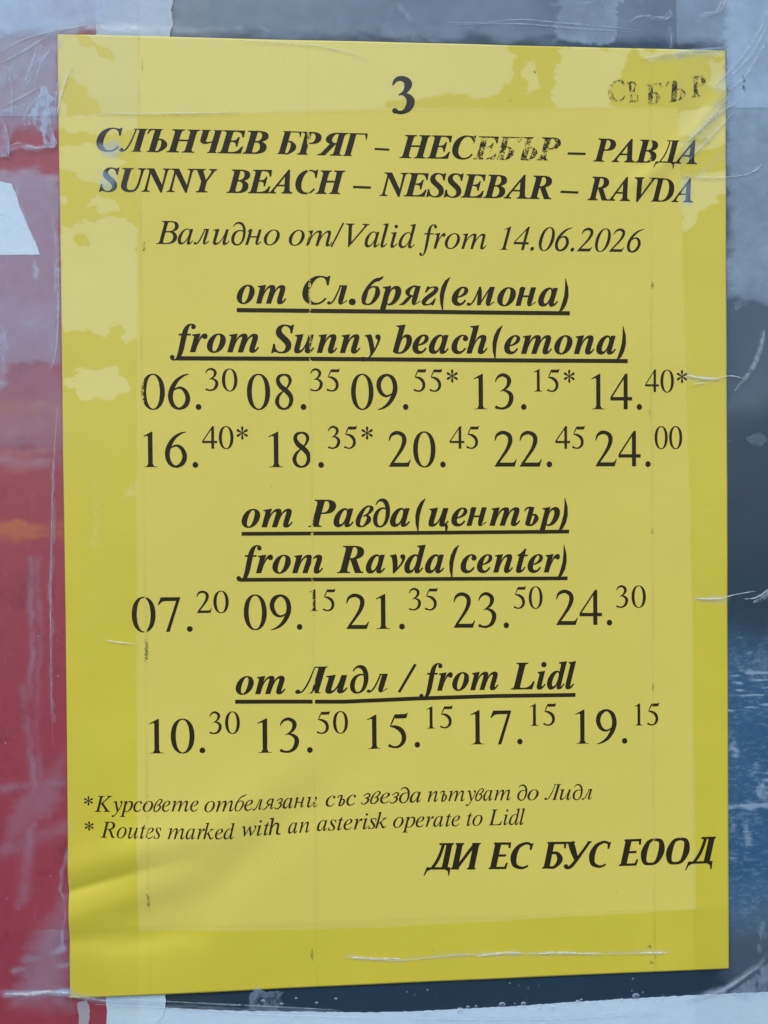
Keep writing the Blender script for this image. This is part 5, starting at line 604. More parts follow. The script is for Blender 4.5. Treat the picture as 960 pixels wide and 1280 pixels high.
 "CЕ":[275,[[[[24,0],[114,0],[201,435],[111,435]]],[[[3,0],[134,0],[138,19],[126,31],[122,42],[32,42],[24,31],[7,19]]],[[[90,435],[221,435],[217,416],[200,404],[192,393],[102,393],[98,404],[87,416]]],[[[110,396],[334,396],[342,435],[118,435]]],[[[31,0],[262,0],[270,39],[38,39]]],[[[71,204],[262,204],[269,241],[79,241]]],[[[342,435],[330,340],[303,340],[301,401]]],[[[262,0],[292,102],[265,102],[235,34]]]]],
 "CО":[372,[["r",[[270,396],[256,392],[237,388],[219,382],[205,374],[196,363],[186,344],[175,315],[165,281],[157,248],[150,218],[145,187],[140,154],[136,120],[136,91],[138,71],[142,59],[150,51],[162,44],[178,41],[194,39],[211,41],[228,44],[243,51],[254,59],[263,71],[274,91],[284,120],[295,154],[303,187],[309,218],[315,248],[320,281],[323,315],[324,344],[322,363],[318,374],[307,382],[291,388],[274,392],[261,396],[278,436],[290,435],[309,434],[333,430],[359,420],[380,398],[392,369],[401,335],[406,297],[406,257],[402,218],[391,178],[374,139],[354,101],[332,66],[308,38],[282,17],[254,5],[229,0],[206,-1],[186,-1],[166,-1],[144,0],[120,5],[98,17],[80,38],[68,66],[59,101],[54,139],[53,178],[58,218],[69,257],[86,297],[106,335],[128,369],[152,398],[182,420],[212,430],[237,434],[257,435],[269,436]]]]],
 "CС":[328,[["r",[[360,373],[352,377],[341,383],[329,389],[317,394],[306,397],[298,398],[290,399],[283,398],[276,395],[265,390],[250,382],[233,372],[216,361],[202,349],[192,335],[182,317],[172,293],[163,267],[156,241],[150,218],[146,193],[143,165],[141,137],[141,112],[143,93],[148,80],[156,70],[167,61],[181,53],[194,46],[205,41],[216,38],[227,38],[238,38],[248,39],[258,42],[271,48],[284,55],[296,62],[305,67],[317,42],[310,37],[298,28],[284,18],[268,9],[252,2],[236,-2],[220,-5],[204,-5],[187,-3],[170,0],[153,5],[134,11],[114,20],[94,35],[78,57],[68,84],[60,114],[55,148],[54,183],[58,218],[68,252],[82,285],[100,317],[120,346],[142,372],[166,393],[191,409],[215,420],[237,428],[255,434],[271,438],[286,441],[300,440],[312,438],[324,435],[338,430],[351,422],[364,414],[374,407],[382,403]]],[[[365,408],[399,425],[365,306],[337,306],[342,381]]]]],
}
for k, v in list(GL.items()):
    if isinstance(v, str): GL[k] = GL[v]
CAP = {'B': 451, 'I': 465, 'R': 473, 'U': 462, 'C': 435}

class Ink:
    def __init__(s): s.v = []; s.f = []; s.k = 0
    def pt(s, u, v): s.v.append((u, v, s.k)); return len(s.v) - 1
    def tri(s, a, b, c, depth=0):
        A, B, C = s.v[a], s.v[b], s.v[c]
        e = [math.dist(A[:2], B[:2]), math.dist(B[:2], C[:2]), math.dist(C[:2], A[:2])]
        m = max(e)
        if m > 3.0 and depth < 7:
            i = e.index(m); p = (a, b, c)
            x, y, z = p[i], p[(i + 1) % 3], p[(i + 2) % 3]
            q = s.pt((s.v[x][0] + s.v[y][0]) / 2, (s.v[x][1] + s.v[y][1]) / 2)
            s.tri(x, q, z, depth + 1); s.tri(q, y, z, depth + 1)
        else:
            cr = (B[0] - A[0]) * (C[1] - A[1]) - (B[1] - A[1]) * (C[0] - A[0])
            if abs(cr) > 1e-9: s.f.append((a, b, c) if cr < 0 else (a, c, b))
    def loops(s, L):
        s.k = (s.k + 1) % 12
        def inside(p, l):
            c = False
            for i in range(len(l)):
                a, b = l[i], l[i - 1]
                if (a[1] > p[1]) != (b[1] > p[1]) and p[0] < (b[0] - a[0]) * (p[1] - a[1]) / (b[1] - a[1]) + a[0]: c = not c
            return c
        depth = [sum(inside(l[0], o) for o in L if o is not l) for l in L]
        for l, d in zip(L, depth):
            if d % 2: continue
            grp = [l] + [h for h, e in zip(L, depth) if e == d + 1 and inside(h[0], l)]
            ids = [s.pt(*p) for g_ in grp for p in g_]
            for t in tessellate_polygon([[Vector((p[0], -p[1], 0)) for p in g_] for g_ in grp]):
                s.tri(*(ids[i] for i in t))
    def ribbon(s, l):
        s.k = (s.k + 1) % 12
        ids = [s.pt(*p) for p in l]; n = len(l)
        for i in range(n // 2 - 1):
            a, b, c, d = ids[i], ids[i + 1], ids[n - 2 - i], ids[n - 1 - i]
            s.tri(a, b, c); s.tri(a, c, d)
    def word(s, text, st, uL, vL, uR, vR, hh, rot=0.0):
        x = 0; lay = []
        for ch in text:
            a, P = GL[st + ch]; lay.append((x, P)); x += a
        loops_of = lambda p: p[1:] if p[0] == 'r' else p
        xs = [X + q[0] for X, P in lay for p in P for l in loops_of(p) for q in l]
        m, M = min(xs), max(xs)
        def tr(X, q):
            t = (X + q[0] - m) / (M - m); dy = q[1] * hh / CAP[st]
            return (uL + (uR - uL) * t + dy * math.sin(rot), vL + (vR - vL) * t - dy * math.cos(rot))
        for X, P in lay:
            for p in P:
                L = [[tr(X, q) for q in l] for l in loops_of(p)]
                if p[0] == 'r': s.ribbon(L[0])
                else: s.loops(L)
    def bar(s, top, th):
        P = []
        for a, b in zip(top[:-1], top[1:]):
            k = max(1, int(math.dist(a, b) / 3))
            P += [(a[0] + (b[0] - a[0]) * i / k, a[1] + (b[1] - a[1]) * i / k) for i in range(k)]
        P.append(top[-1])
        s.ribbon(P + [(u, v + th) for u, v in P[::-1]])
    def build(s, name, mat, parent, lift=0.10):
        A = np.array(s.v)
        H = surf_h(A[:, 0], A[:, 1]) + lift + A[:, 2] * 0.004
        me = bpy.data.meshes.new(name)
        me.from_pydata([W3(u, v, h) for (u, v, k), h in zip(s.v, H)], [], s.f); me.update()
        return link(name, me, mat, parent)

INK = ink_mat('black_toner')
LINES = [
    ('3', 'U', 102.44, 22.24, 109.62, 22.1, 11.55, 'number'),
    ('СЛЪНЧЕВ', 'B', 11.32, 35.43, 63.87, 35.3, 7.05, 'cyr'),
    ('БРЯГ', 'B', 66.35, 35.26, 94.77, 35.67, 7.12, 'cyr'),
    ('–', 'B', 96.78, 35.64, 101.56, 35.81, 7.15, 'cyr'),
    ('НЕСЕБЪР', 'B', 104.58, 36.02, 156.14, 35.95, 7.2, 'cyr'),
    ('–', 'B', 158.21, 36.04, 164.16, 36.08, 7.26, 'cyr'),
    ('РАВДА', 'B', 166.5, 36.04, 200.49, 36.4, 7.29, 'cyr'),
    ('SUNNY', 'B', 11.88, 47.72, 47.95, 47.48, 7.17, 'lat'),
    ('BEACH', 'B', 50.66, 47.57, 87.65, 47.44, 7.24, 'lat'),
    ('–', 'B', 89.9, 47.53, 95.67, 47.71, 7.15, 'lat'),
    ('NESSEBAR', 'B', 98.18, 47.92, 153.22, 48.2, 7.33, 'lat'),
    ('–', 'B', 155.81, 48.17, 161.76, 48.35, 7.26, 'lat'),
    ('RAVDA', 'B', 164.61, 48.31, 199.12, 48.63, 7.43, 'lat'),
    ('Валидно', 'I', 28.92, 63.57, 67.05, 63.57, 7.09, 'valid'),
    ('от/Valid', 'I', 69.78, 63.62, 109.65, 64.06, 7.16, 'valid'),
    ('from', 'I', 110.67, 64.15, 132.05, 64.2, 7.21, 'valid'),
    ('14.06.2026', 'I', 136.14, 64.29, 183.03, 64.74, 7.27, 'valid'),
    ('от', 'B', 53.48, 81.78, 68.84, 81.82, 8.5, 'h1'),
    ('Сл.бряг(емона)', 'B', 73.82, 81.84, 158.32, 82.08, 8.6, 'h1'),
    ('from', 'B', 32.79, 96.93, 60.25, 96.99, 8.48, 'h2'),
    ('Sunny', 'B', 63.97, 97.04, 98.25, 97.14, 8.55, 'h2'),
    ('beach(emona)', 'B', 102.04, 97.16, 176.85, 97.29, 8.66, 'h2'),
    ('06.', 'R', 23.91, 114.58, 42.27, 114.62, 10.96, 't1'),
    ('30', 'R', 43.57, 108.88, 53.43, 109.01, 6.99, 't1'),
    ('08.', 'R', 56.34, 114.65, 74.74, 114.68, 11.04, 't1'),
    ('35', 'R', 76.05, 109.03, 85.31, 109.16, 7.05, 't1'),
    ('09.', 'R', 88.77, 114.71, 106.82, 114.75, 11.12, 't1'),
    ('55*', 'R', 108.52, 109.18, 122.51, 109.26, 7.1, 't1'),
    ('13.', 'R', 127.58, 114.79, 144.54, 114.83, 11.22, 't1'),
    ('15*', 'R', 146.9, 109.21, 160.1, 109.37, 7.17, 't1'),
    ('14.', 'R', 165.53, 114.87, 182, 114.91, 11.32, 't1'),
    ('40*', 'R', 183.07, 109.39, 196.89, 109.51, 7.23, 't1'),
    ('16.', 'R', 24.17, 132.49, 41.08, 132.6, 10.97, 't2'),
    ('40*', 'R', 42.38, 126.86, 56.46, 126.93, 7.01, 't2'),
    ('18.', 'R', 62.85, 132.74, 80.07, 132.85, 11.07, 't2'),
    ('35*', 'R', 81.38, 127.05, 95.46, 127.12, 7.07, 't2'),
    ('20.', 'R', 100.46, 132.85, 118.5, 132.96, 11.17, 't2'),
    ('45', 'R', 119.82, 127.24, 129.28, 127.29, 7.13, 't2'),
    ('22.', 'R', 134.12, 133.01, 152.69, 133.12, 11.26, 't2'),
    ('45', 'R', 153.76, 127.41, 163.37, 127.46, 7.19, 't2'),
    ('24.', 'R', 166.73, 133.13, 184.8, 133.25, 11.34, 't2'),
    ('00', 'R', 186.14, 127.57, 195.23, 127.61, 7.24, 't2'),
    ('от', 'B', 54.21, 151.51, 70.13, 151.58, 8.43, 'h3'),
    ('Равда(център)', 'B', 74.88, 151.58, 157.64, 151.92, 8.53, 'h3'),
    ('from', 'B', 52.44, 165.82, 79.5, 166.15, 8.45, 'h4'),
    ('Ravda(center)', 'B', 83.77, 166.18, 157.16, 166.98, 8.56, 'h4'),
    ('07.', 'R', 20.12, 183.6, 38.77, 183.7, 10.89, 't3'),
    ('20', 'R', 40.07, 178.07, 49.95, 178.11, 6.91, 't3'),
    ('09.', 'R', 54.6, 183.48, 72.81, 183.68, 10.98, 't3'),
    ('15', 'R', 75.12, 178.03, 83.28, 178.17, 6.96, 't3'),
    ('21.', 'R', 86.62, 183.88, 105.09, 184.14, 11.06, 't3'),
    ('35', 'R', 106.41, 178.3, 115.71, 178.46, 7.02, 't3'),
    ('23.', 'R', 120.65, 184.09, 138.39, 184.31, 11.15, 't3'),
    ('50', 'R', 139.98, 178.35, 149.29, 178.37, 7.07, 't3'),
    ('24.', 'R', 153.67, 183.81, 171.94, 184.06, 11.23, 't3'),
    ('30', 'R', 173.28, 178.57, 183, 178.67, 7.12, 't3'),
    ('от', 'B', 51.8, 203.78, 67.35, 203.96, 8.34, 'h5'),
    ('Лидл', 'B', 70.35, 203.98, 99.59, 204.06, 8.39, 'h5'),
    ('/', 'B', 102.64, 204, 108.75, 204.01, 8.43, 'h5'),
    ('from', 'B', 109.51, 203.98, 134.9, 204.12, 8.46, 'h5'),
    ('Lidl', 'B', 138.77, 204.15, 160.06, 204.35, 8.51, 'h5'),
    ('10.', 'R', 25.04, 221.45, 42.28, 221.66, 10.69, 't4'),
    ('30', 'R', 43.59, 215.9, 53.01, 216.01, 6.94, 't4'),
    ('13.', 'R', 58.42, 222.23, 75.68, 222.44, 10.78, 't4'),
    ('50', 'R', 76.99, 216.76, 86.82, 216.76, 7, 't4'),
    ('15.', 'R', 92.84, 222.02, 109.62, 221.7, 10.86, 't4'),
    ('15', 'R', 111.71, 215.99, 120.15, 215.95, 7.05, 't4'),
    ('17.', 'R', 125.76, 221.36, 142.53, 221.6, 10.94, 't4'),
    ('15', 'R', 144.9, 215.93, 153.47, 216.01, 7.1, 't4'),
    ('19.', 'R', 159.69, 222.13, 176.73, 222.32, 11.03, 't4'),
    ('15', 'R', 179.13, 216.74, 187.3, 216.81, 7.16, 't4'),
    ('*', 'I', 5.03, 239.05, 7.7, 239.14, 4.88, 'n1'),
    ('Курсовете', 'I', 8.19, 239.1, 40.1, 239.85, 4.91, 'n1'),
    ('отбелязани', 'I', 41.83, 240.09, 77.02, 239.92, 4.95, 'n1'),
    ('със', 'I', 79.54, 239.87, 89.13, 239.61, 4.97, 'n1'),
    ('звезда', 'I', 90.65, 239.35, 109.73, 239.27, 4.99, 'n1'),
    ('пътуват', 'I', 111.77, 239.26, 138.52, 239.59, 5.02, 'n1'),
    ('до', 'I', 140.6, 239.65, 147.6, 239.82, 5.04, 'n1'),
    ('Лидл', 'I', 149.42, 239.87, 165.08, 240.25, 5.06, 'n1'),
    ('*', 'I', 5.17, 246.83, 7.85, 246.92, 4.89, 'n2'),
    ('Routes', 'I', 10.04, 247.06, 28.65, 247.74, 4.9, 'n2'),
    ('marked', 'I', 30.62, 247.93, 51.16, 248.87, 4.93, 'n2'),
    ('with', 'I', 53.4, 248.26, 65.39, 248.2, 4.95, 'n2'),
    ('an', 'I', 67.65, 247.94, 74.43, 247.74, 4.96, 'n2'),
    ('asterisk', 'I', 76.69, 247.43, 98.96, 247.14, 4.98, 'n2'),
    ('operate', 'I', 100.74, 247.09, 122.22, 247.38, 5.01, 'n2'),
    ('to', 'I', 124.28, 247.37, 129.43, 247.41, 5.03, 'n2'),
    ('Lidl', 'I', 131.23, 247.42, 143.13, 247.6, 5.04, 'n2'),
    ('ДИ', 'C', 110.32, 260.88, 128.81, 261.46, 8.5, 'co'),
    ('ЕС', 'C', 131.13, 261.49, 145.9, 261.89, 8.54, 'co'),
    ('БУС', 'C', 148.5, 261.98, 171.26, 262.41, 8.58, 'co'),
    ('ЕООД', 'C', 173.63, 262.1, 205.98, 262.2, 8.64, 'co'),
]
UNDER = {
    'h1': ([(53.47, 83.2), (83.05, 83.37), (119.65, 83.51), (158.7, 83.69)], 1.27),
    'h2': ([(34.86, 98.22), (79.15, 98.34), (129.75, 98.63), (177.36, 98.89)], 1.27),
    'h3': ([(54.19, 152.92), (103.83, 153.21), (158.02, 153.34)], 1.17),
    'h4': ([(53.54, 167.29), (103.71, 167.79), (157.41, 168.3)], 1.17),
    'h5': ([(51.63, 205.42), (85.65, 206.21), (108.48, 205.72), (134.11, 205.49), (159.79, 205.76)], 1.23),
}
PARTS = [('number', 'route_number', 'bold black number 3 at the top'),
         ('cyr', 'route_title', 'bold slanted Cyrillic route names, partly rubbed away'), ('lat', 'route_title', 'bold slanted Latin route names'),
         ('valid', 'validity_line', 'slanted line giving the date the timetable is valid from'),
         ('h1', 'stop_heading', 'underlined Cyrillic heading for the first stop'), ('h2', 'stop_heading', 'underlined English heading for the first stop'),
         ('t1', 'departure_times', 'upper row of times under the first stop'), ('t2', 'departure_times', 'lower row of times under the first stop'),
         ('h3', 'stop_heading', 'underlined Cyrillic heading for the second stop'), ('h4', 'stop_heading', 'underlined English heading for the second stop'),
         ('t3', 'departure_times', 'row of times under the second stop'), ('h5', 'stop_heading', 'underlined bilingual heading for the third stop'),
         ('t4', 'departure_times', 'row of times under the third stop'),
         ('n1', 'footnote', 'small slanted Cyrillic footnote'), ('n2', 'footnote', 'small slanted English footnote'),
         ('co', 'company_name', 'bold black company name at lower right')]
for key, name, lab in PARTS:
    ink = Ink()
    for tk in LINES:
        if tk[-1] == key: ink.word(*tk[:-1])
    o = ink.build(name, INK, notice)
    o['label'] = lab
    if key in UNDER:
        ub = Ink(); ub.bar(*UNDER[key]); ub.build('underline', INK, o, 0.14)

# ------------------------------------------------------------------ clear packing tape
def crease_mat(name, col, a0, a1):
    n = NT(name)
    al = n.ramp(n.noise(0.5, 4, 0.7, off=(3, 2, 1)), 0.30, 0.62)
    al = n.m('MULTIPLY', n.m('ADD', a0, n.m('MULTIPLY', al, a1)), n.attr('fade'))
    b = n.t.nodes.new('ShaderNodeBsdfPrincipled'); b.inputs['Base Color'].default_value = (*col, 1); b.inputs['Roughness'].default_value = 0.35; b.inputs['Specular IOR Level'].default_value = 0.4
    return n.done(n.mix(al, n.transp(), b.outputs[0]))
CR_BRIGHT = crease_mat('whitened_glint_fold', (0.74, 0.80, 0.82), 0.14, 0.50)  # pale colour carries the fold's air-gap whitening and its painted highlights
CR_SOFT = crease_mat('faint_fold', (0.52, 0.62, 0.72), 0.04, 0.34)
def crease(P, w, parent, mat, lift=0.42, hgt=0.25):
    """a pinched ridge of film along P, w millimetres wide in the middle, tapering to both ends"""
    Q = []
    n = len(P)
    for i in range(n - 1):
        p0, p1, p2, p3 = P[max(i - 1, 0)], P[i], P[i + 1], P[min(i + 2, n - 1)]
        k = max(3, int(math.dist(p1, p2) / 0.8))
        for j in range(k):
            t = j / k
            Q.append(tuple(.5 * (2 * p1[c] + (p2[c] - p0[c]) * t + (2 * p0[c] - 5 * p1[c] + 4 * p2[c] - p3[c]) * t * t + (3 * p1[c] - p0[c] - 3 * p2[c] + p3[c]) * t ** 3) for c in (0, 1)))
    Q.append(tuple(P[-1]))
    N = len(Q); vs = []; fade = []; NC = 5
    r = random.Random(int(P[0][0] * 13 + P[0][1] * 7))
    for i in range(N):
        a, b = Q[max(i - 1, 0)], Q[min(i + 1, N - 1)]
        dx, dy = b[0] - a[0], b[1] - a[1]; d = math.hypot(dx, dy) or 1
        t = i / (N - 1)
        ww = w * (math.sin(math.pi * min(max(t, 0.02), 0.98)) ** 0.6) * (0.75 + 0.5 * r.random())
        for c in range(NC):
            s = c / (NC - 1) - 0.5
            u, v = Q[i][0] - dy / d * ww * s, Q[i][1] + dx / d * ww * s
            vs.append((u, v, lift + hgt * math.cos(math.pi * s)))
            fade.append(max(0.0, math.cos(math.pi * s)) ** 0.8)
    A = np.array(vs); H = surf_h(A[:, 0], A[:, 1]) + A[:, 2]
    fs = [(i * NC + c, i * NC + c + 1, (i + 1) * NC + c + 1, (i + 1) * NC + c) for i in range(N - 1) for c in range(NC - 1)]
    me = bpy.data.meshes.new('wrinkle'); me.from_pydata([W3(u, v, h) for (u, v, _), h in zip(vs, H)], [], fs); me.update()
    for p in me.polygons: p.use_smooth = True
    at = me.attributes.new('fade', 'FLOAT', 'POINT'); at.data.foreach_set('value', np.array(fade, dtype=np.float32))
    return link('wrinkle', me, mat, parent)

FOLDED = [
    ([(-10.37, 160.97), (-10.23, 185.78), (-11.2, 203.16)], 1.0, 0.16), ([(-12.85, 200.63), (-11.16, 218.09), (-9.66, 231.85)], 1.3, 0.20), ([(-8.45, 161), (-7.82, 185.83), (-9.13, 210.67), (-7.96, 230.65)], 1.0, 0.10),
    ([(-11.03, 243.04), (-13.13, 255.46), (-13.75, 265.44)], 1.8, 0.16), ([(-9.72, 235.59), (-11.61, 250.51), (-15.24, 267.88)], 1.2, 0.12), ([(0.01, 250.91), (-2.58, 262.85), (-1.23, 270.93), (-2.34, 280.93)], 0.5, 0.30), ([(-2.34, 280.93), (-6.75, 283.76), (-12.57, 284.52)], 1.6, 0.22),
    ([(-20.5, 231.52), (-10.85, 230.57), (-1.17, 230.35)], 1.4, 0.14), ([(-20.77, 250.2), (-6.23, 245.7), (-0.38, 243.39)], 2.5, 0.10), ([(-16.48, 287.86), (-6.79, 286.77), (-0.47, 286.54)], 1.0, 0.16), ([(-12.55, 283.01), (-13.21, 295.52)], 0.8, 0.12),
    ([(-0.96, 106.62), (-3.05, 136.28), (-4.31, 175.95), (-4.3, 210.79)], 0.5, 0.22), ([(-15.91, 111.54), (-16.6, 126.32)], 2, 0.12), ([(-18.94, 122.61), (-9.37, 123.39), (-1.18, 122.93)], 1.6, 0.14), ([(-19.05, 130), (-9.48, 131.29), (-1.27, 129.86)], 1.6, 0.12),
    ([(-17.42, 16.51), (-10.2, 11.48), (0.44, 2.92)], 1.6, 0.40), ([(-17.32, 9.69), (-10.12, 5.62), (0.5, -1.48)], 1.2, 0.42), ([(-10.27, 16.36), (-7.3, 8.48), (-5.31, 3.06)], 1.0, 0.42), ([(-7.4, 15.81), (-4.43, 8.9), (-1.48, 3.46)], 0.9, 0.36), ([(-0.72, 18.11), (-3.12, 17.67), (-7.95, 21.2), (-16.57, 23.81)], 0.7, 0.45),
    ([(-14.97, 11.58), (-14.12, 18.39), (-13.78, 28.15), (-16.74, 35.53)], 0.8, 0.40), ([(-0.82, 25.46), (-3.19, 23.06), (-6.51, 20.68)], 0.9, 0.4), ([(-16.27, 35.52), (-11.71, 33.98), (-7.19, 35.13), (-1.9, 34.3)], 0.7, 0.5), ([(-10.43, 28.09), (-8.93, 23.17), (-5.04, 18.2)], 0.8, 0.4),
    ([(-3.04, 47.56), (-1.32, 62.28), (-1.59, 81.96), (-2.75, 96.75)], 1.0, 0.5), ([(-13.08, 46.72), (-10.85, 57.47), (-5.72, 67.72)], 0.6, 0.45), ([(-7.66, 69.71), (-7.29, 77.08), (-8.36, 85.44)], 1.6, 0.5), ([(-17.93, 85), (-17.1, 94.33), (-18.23, 106.62)], 2.2, 0.45),
    ([(208.24, 11.72), (214.88, 2.84), (220.22, -7.06), (224.76, -15.92)], 2.2, 0.50), ([(211.39, 18.85), (217.51, 10.49), (224.18, 2.11)], 2.0, 0.45), ([(189.68, 42.85), (200.26, 28.31), (209.54, 18.89), (212.99, 15.22)], 0.9, 0.34), ([(195.49, 35.58), (203.96, 26.19), (211.92, 16.78)], 0.8, 0.34),
    ([(198.1, 42.73), (205.51, 35.93), (211.35, 29.66)], 0.9, 0.30), ([(193.93, 32.01), (202.92, 21.59), (211.41, 13.71)], 1.0, 0.28), ([(185.15, 3.53), (195.11, 2.27), (209.6, -0.12)], 0.9, 0.34), ([(193.9, 40.22), (202.85, 41.12), (211.31, 41), (220.35, 37.25)], 0.7, 0.36),
    ([(211.38, 21.43), (218.81, 18.71), (229.45, 21.08)], 2.5, 0.35), ([(216.07, 46.09), (219.77, 52.76)], 1.6, 0.45), ([(117.32, -6.96), (140.74, -7.82), (166.48, -6.71), (187.28, -4.69)], 0.5, 0.34), ([(153.61, -12.96), (166.52, -14.33), (187.34, -16.93)], 1.2, 0.48),
    ([(178.95, -8.3), (182.09, -9.66), (190.44, -9.37), (191.51, -12.46)], 1.0, 0.50), ([(191.48, -6.84), (191.72, -0.71)], 0.6, 0.36), ([(202, -11.2), (207.01, -12.36), (209.4, -16.52)], 1.4, 0.46), ([(55.44, -7.33), (64.02, -3.09)], 1.5, 0.35), ([(35.79, -1.39), (45.58, -2.62), (55.41, -3.86)], 1.4, 0.4), ([(105.24, -11.15), (111.24, -5.29)], 1.8, 0.42),
    ([(212.4, 109.26), (215.87, 105.11), (219.08, 100.43), (221.5, 93.68), (222.32, 89.52)], 1.4, 0.20), ([(196.52, 104.34), (202.6, 105.11), (207.36, 105.37)], 1.0, 0.5), ([(199.13, 175.95), (204.97, 176.3), (208.96, 176.1)], 1.0, 0.55),
    ([(85.4, 287.65), (102.67, 289.41), (120.62, 288.62), (138.7, 288.86), (170.05, 290.18), (189.88, 290.75)], 0.7, 0.30), ([(-19.48, 294.74), (-12.96, 295.28), (0.39, 295.13)], 1.1, 0.45), ([(196.46, 307.08), (208.5, 303.4), (215.23, 299.47), (222.24, 294.48)], 0.9, 0.35), ([(0.38, 295.63), (10.11, 298.09), (27.29, 299.88)], 1.0, 0.35),
    ([(12.54, 299.71), (42.11, 302.09), (82.19, 305.47)], 0.5, 0.25), ([(107.62, 308.72), (154.19, 310.38), (188.46, 310.4)], 0.5, 0.2)]
def film_fields(U, V):
    """painted reflection veil plus milky, unstuck and bubbly places in the film, shared by all four strips"""
    wu, wv = warp(U, V, 2.6, 10, 4)
    onp = sstep(sdf(U, V, PAPER), 0.3)
    milk_glare = 0 * U
    def M(P, val, soft=2.0):
        nonlocal milk_glare
        milk_glare = np.maximum(milk_glare, val * blob(wu, wv, P, soft))
    # reflected sky veil painted as haze, upper left pinkish over the red print
    M([(-35.52, -39.25), (14.47, -40.98), (13.02, -3.27), (9.14, -1.21), (-0.49, 0.5), (-36.15, 2.36)], 0.52, 3)
    M([(-36.11, -0.55), (1.45, -0.53), (0.1, 27.89), (-36.59, 31)], 0.28, 3)
    M([(-36.74, 40.73), (-0.08, 41.38), (0.02, 69.64), (0.09, 100.45), (-37.66, 101.72)], 0.31, 2)
    M([(-37.65, 100.5), (0.58, 99.71), (0.22, 126.4), (-38.07, 128.67)], 0.12, 3)
    M([(11.75, -16.45), (35, -17.12), (34.81, -1.36), (11.55, -0.78)], 0.20, 2)
    M([(34.81, -41.69), (261.79, -49.55), (261.73, -2.4), (34.32, -0.86)], 0.26, 3)  # the painted reflection veil goes on across the top and upper right
    M([(156.9, -45.91), (182.27, -46.79), (173.71, -0.28), (153.54, -1.31)], 0.44, 0.8)  # lighter stripe of the reflection, painted in as haze
    M([(135.9, -45.19), (155.1, -45.85), (153.54, -1.82), (134.57, -1.86)], -0.05, 1)
    M([(209.72, -32.41), (261.77, -34.03), (261.68, 38.7), (209.45, 42.57)], 0.46, 3)
    M([(209.61, -1.66), (261.73, -2.92), (261.62, 88.33), (209.32, 78.7)], 0.40, 3)
    M([(209.32, 78.19), (261.64, 77.86), (261.6, 111.92), (209.18, 117.04)], 0.10, 5)
    M([(208.63, 268.61), (261.41, 267.88), (261.35, 323.95), (208.5, 302.88)], 0.05, 4)
    M([(0.41, 220.9), (-15.75, 235.41), (-20.77, 250.2), (-3.7, 238.28)], 0.10, 3)
    M([(-6.6, 273.23), (0.39, 258.45), (-0.14, 298.63), (-16.63, 297.88)], 0.10, 4)
    milk_glare = milk_glare * (0.88 + 0.30 * fbm(U, V, 12, 1, 4)) * (1 - onp)
    # unwetted places over the paper scatter a little light
    inner = sstep(sdf(U, V, INNER), 0.35)
    onpaper = onp * (1 - inner) * dry_field(U, V)
    milk_glare = np.maximum(milk_glare, onpaper * 0.025)
    # soft whitened folds and scuffs
    su, sv = warp(U, V, 0.8, 8, 5)
    for P, w, a in FOLDED:
        d = pline(su, sv, P)
        milk_glare = np.maximum(milk_glare, 0.85 * a * np.exp(-(d / w) ** 2) * (0.75 + 0.7 * fbm(U, V, 5, 2, 3)) * (1 - 0.55 * onp))
    milk_glare = np.maximum(milk_glare, onp * 0.30 * blob(wu, wv, [(12.43, 42.42), (16.33, 40.4), (17.24, 45.31), (14.31, 46.83)], 1.0))  # bluish reflection on the Latin title's first letter, painted as haze
    milk_glare = np.maximum(milk_glare, onp * 0.30 * blob(wu, wv, [(11.59, 33.09), (18.35, 33.47), (18.32, 35.93), (12.03, 36.03)], 1.2))
    milk_glare = np.maximum(milk_glare, onp * 0.22 * blob(wu, wv, [(193.89, 40.99), (198.11, 40.16), (198.6, 48.89), (194.91, 49.46)], 1.5))
    # crisp lifted pockets of film
    patch = 0 * U; pa = 0 * U
    def Pk(P, a, soft=0.6):
        nonlocal patch, pa
        b = blob(wu, wv, P, soft); patch = np.maximum(patch, b); pa = np.where(b > 0.02, np.maximum(pa, a), pa)
    Pk([(-11.39, 28.11), (-7.94, 20.22), (-5.49, 16.26), (-3.1, 16.21), (-0.82, 25.46), (-0.19, 31.82), (-2.84, 32.85), (-4.47, 28.96), (-6.85, 28.02)], 0.62)
    Pk([(-17.35, 11.64), (-10.13, 6.11), (-6.28, 4.06), (-8.25, 8.5), (-13.1, 13.98), (-17.42, 16.51)], 0.34); Pk([(-7.71, 3.61), (-0.49, 0.5), (-0.04, 2.93), (-5.38, 7.95), (-8.81, 14.37), (-10.24, 14.41)], 0.34)
    Pk([(-17.55, 25.78), (-15.22, 29.4), (-14.83, 35.5), (-16.78, 37.97), (-19.62, 37.04)], 0.40)
    Pk([(-18.14, 66.37), (-7.16, 67.74), (-7.68, 70.69), (-11.04, 71.7), (-14.84, 69.28), (-16.76, 70.28)], 0.32)
    Pk([(-8.6, 67.75), (-6.44, 67.73), (-6.29, 74.61), (-7.13, 83.47), (-8.37, 85.94), (-8.82, 83.97), (-9.21, 77.58)], 0.36)
    Pk([(-19.83, 85.01), (-16.51, 85.97), (-16.39, 94.32), (-17.27, 106.13), (-20.15, 106.62)], 0.40)
    Pk([(101.23, -12.54), (105.28, -15.65), (110.81, -14.81), (110.27, -10.28), (114.29, -6.88), (117.29, -3.44), (109.19, -1.23), (107.2, -4.19), (102.67, -5.07), (99.68, -7.5)], 0.30)
    Pk([(55.45, -7.82), (62.83, -7.03), (66.23, -1.66), (63.76, -1.6), (60.34, -4.98), (52.94, -3.31), (40.67, -1.51), (36.27, -0.91), (35.35, -5.32), (39.75, -6.42), (44.6, -3.09), (52.96, -4.79)], 0.26)
    Pk([(153.09, -12.95), (171.71, -15.48), (187.87, -17.97), (189.95, -15.48), (171.7, -12.94), (156.17, -11.51)], 0.34, 0.4)
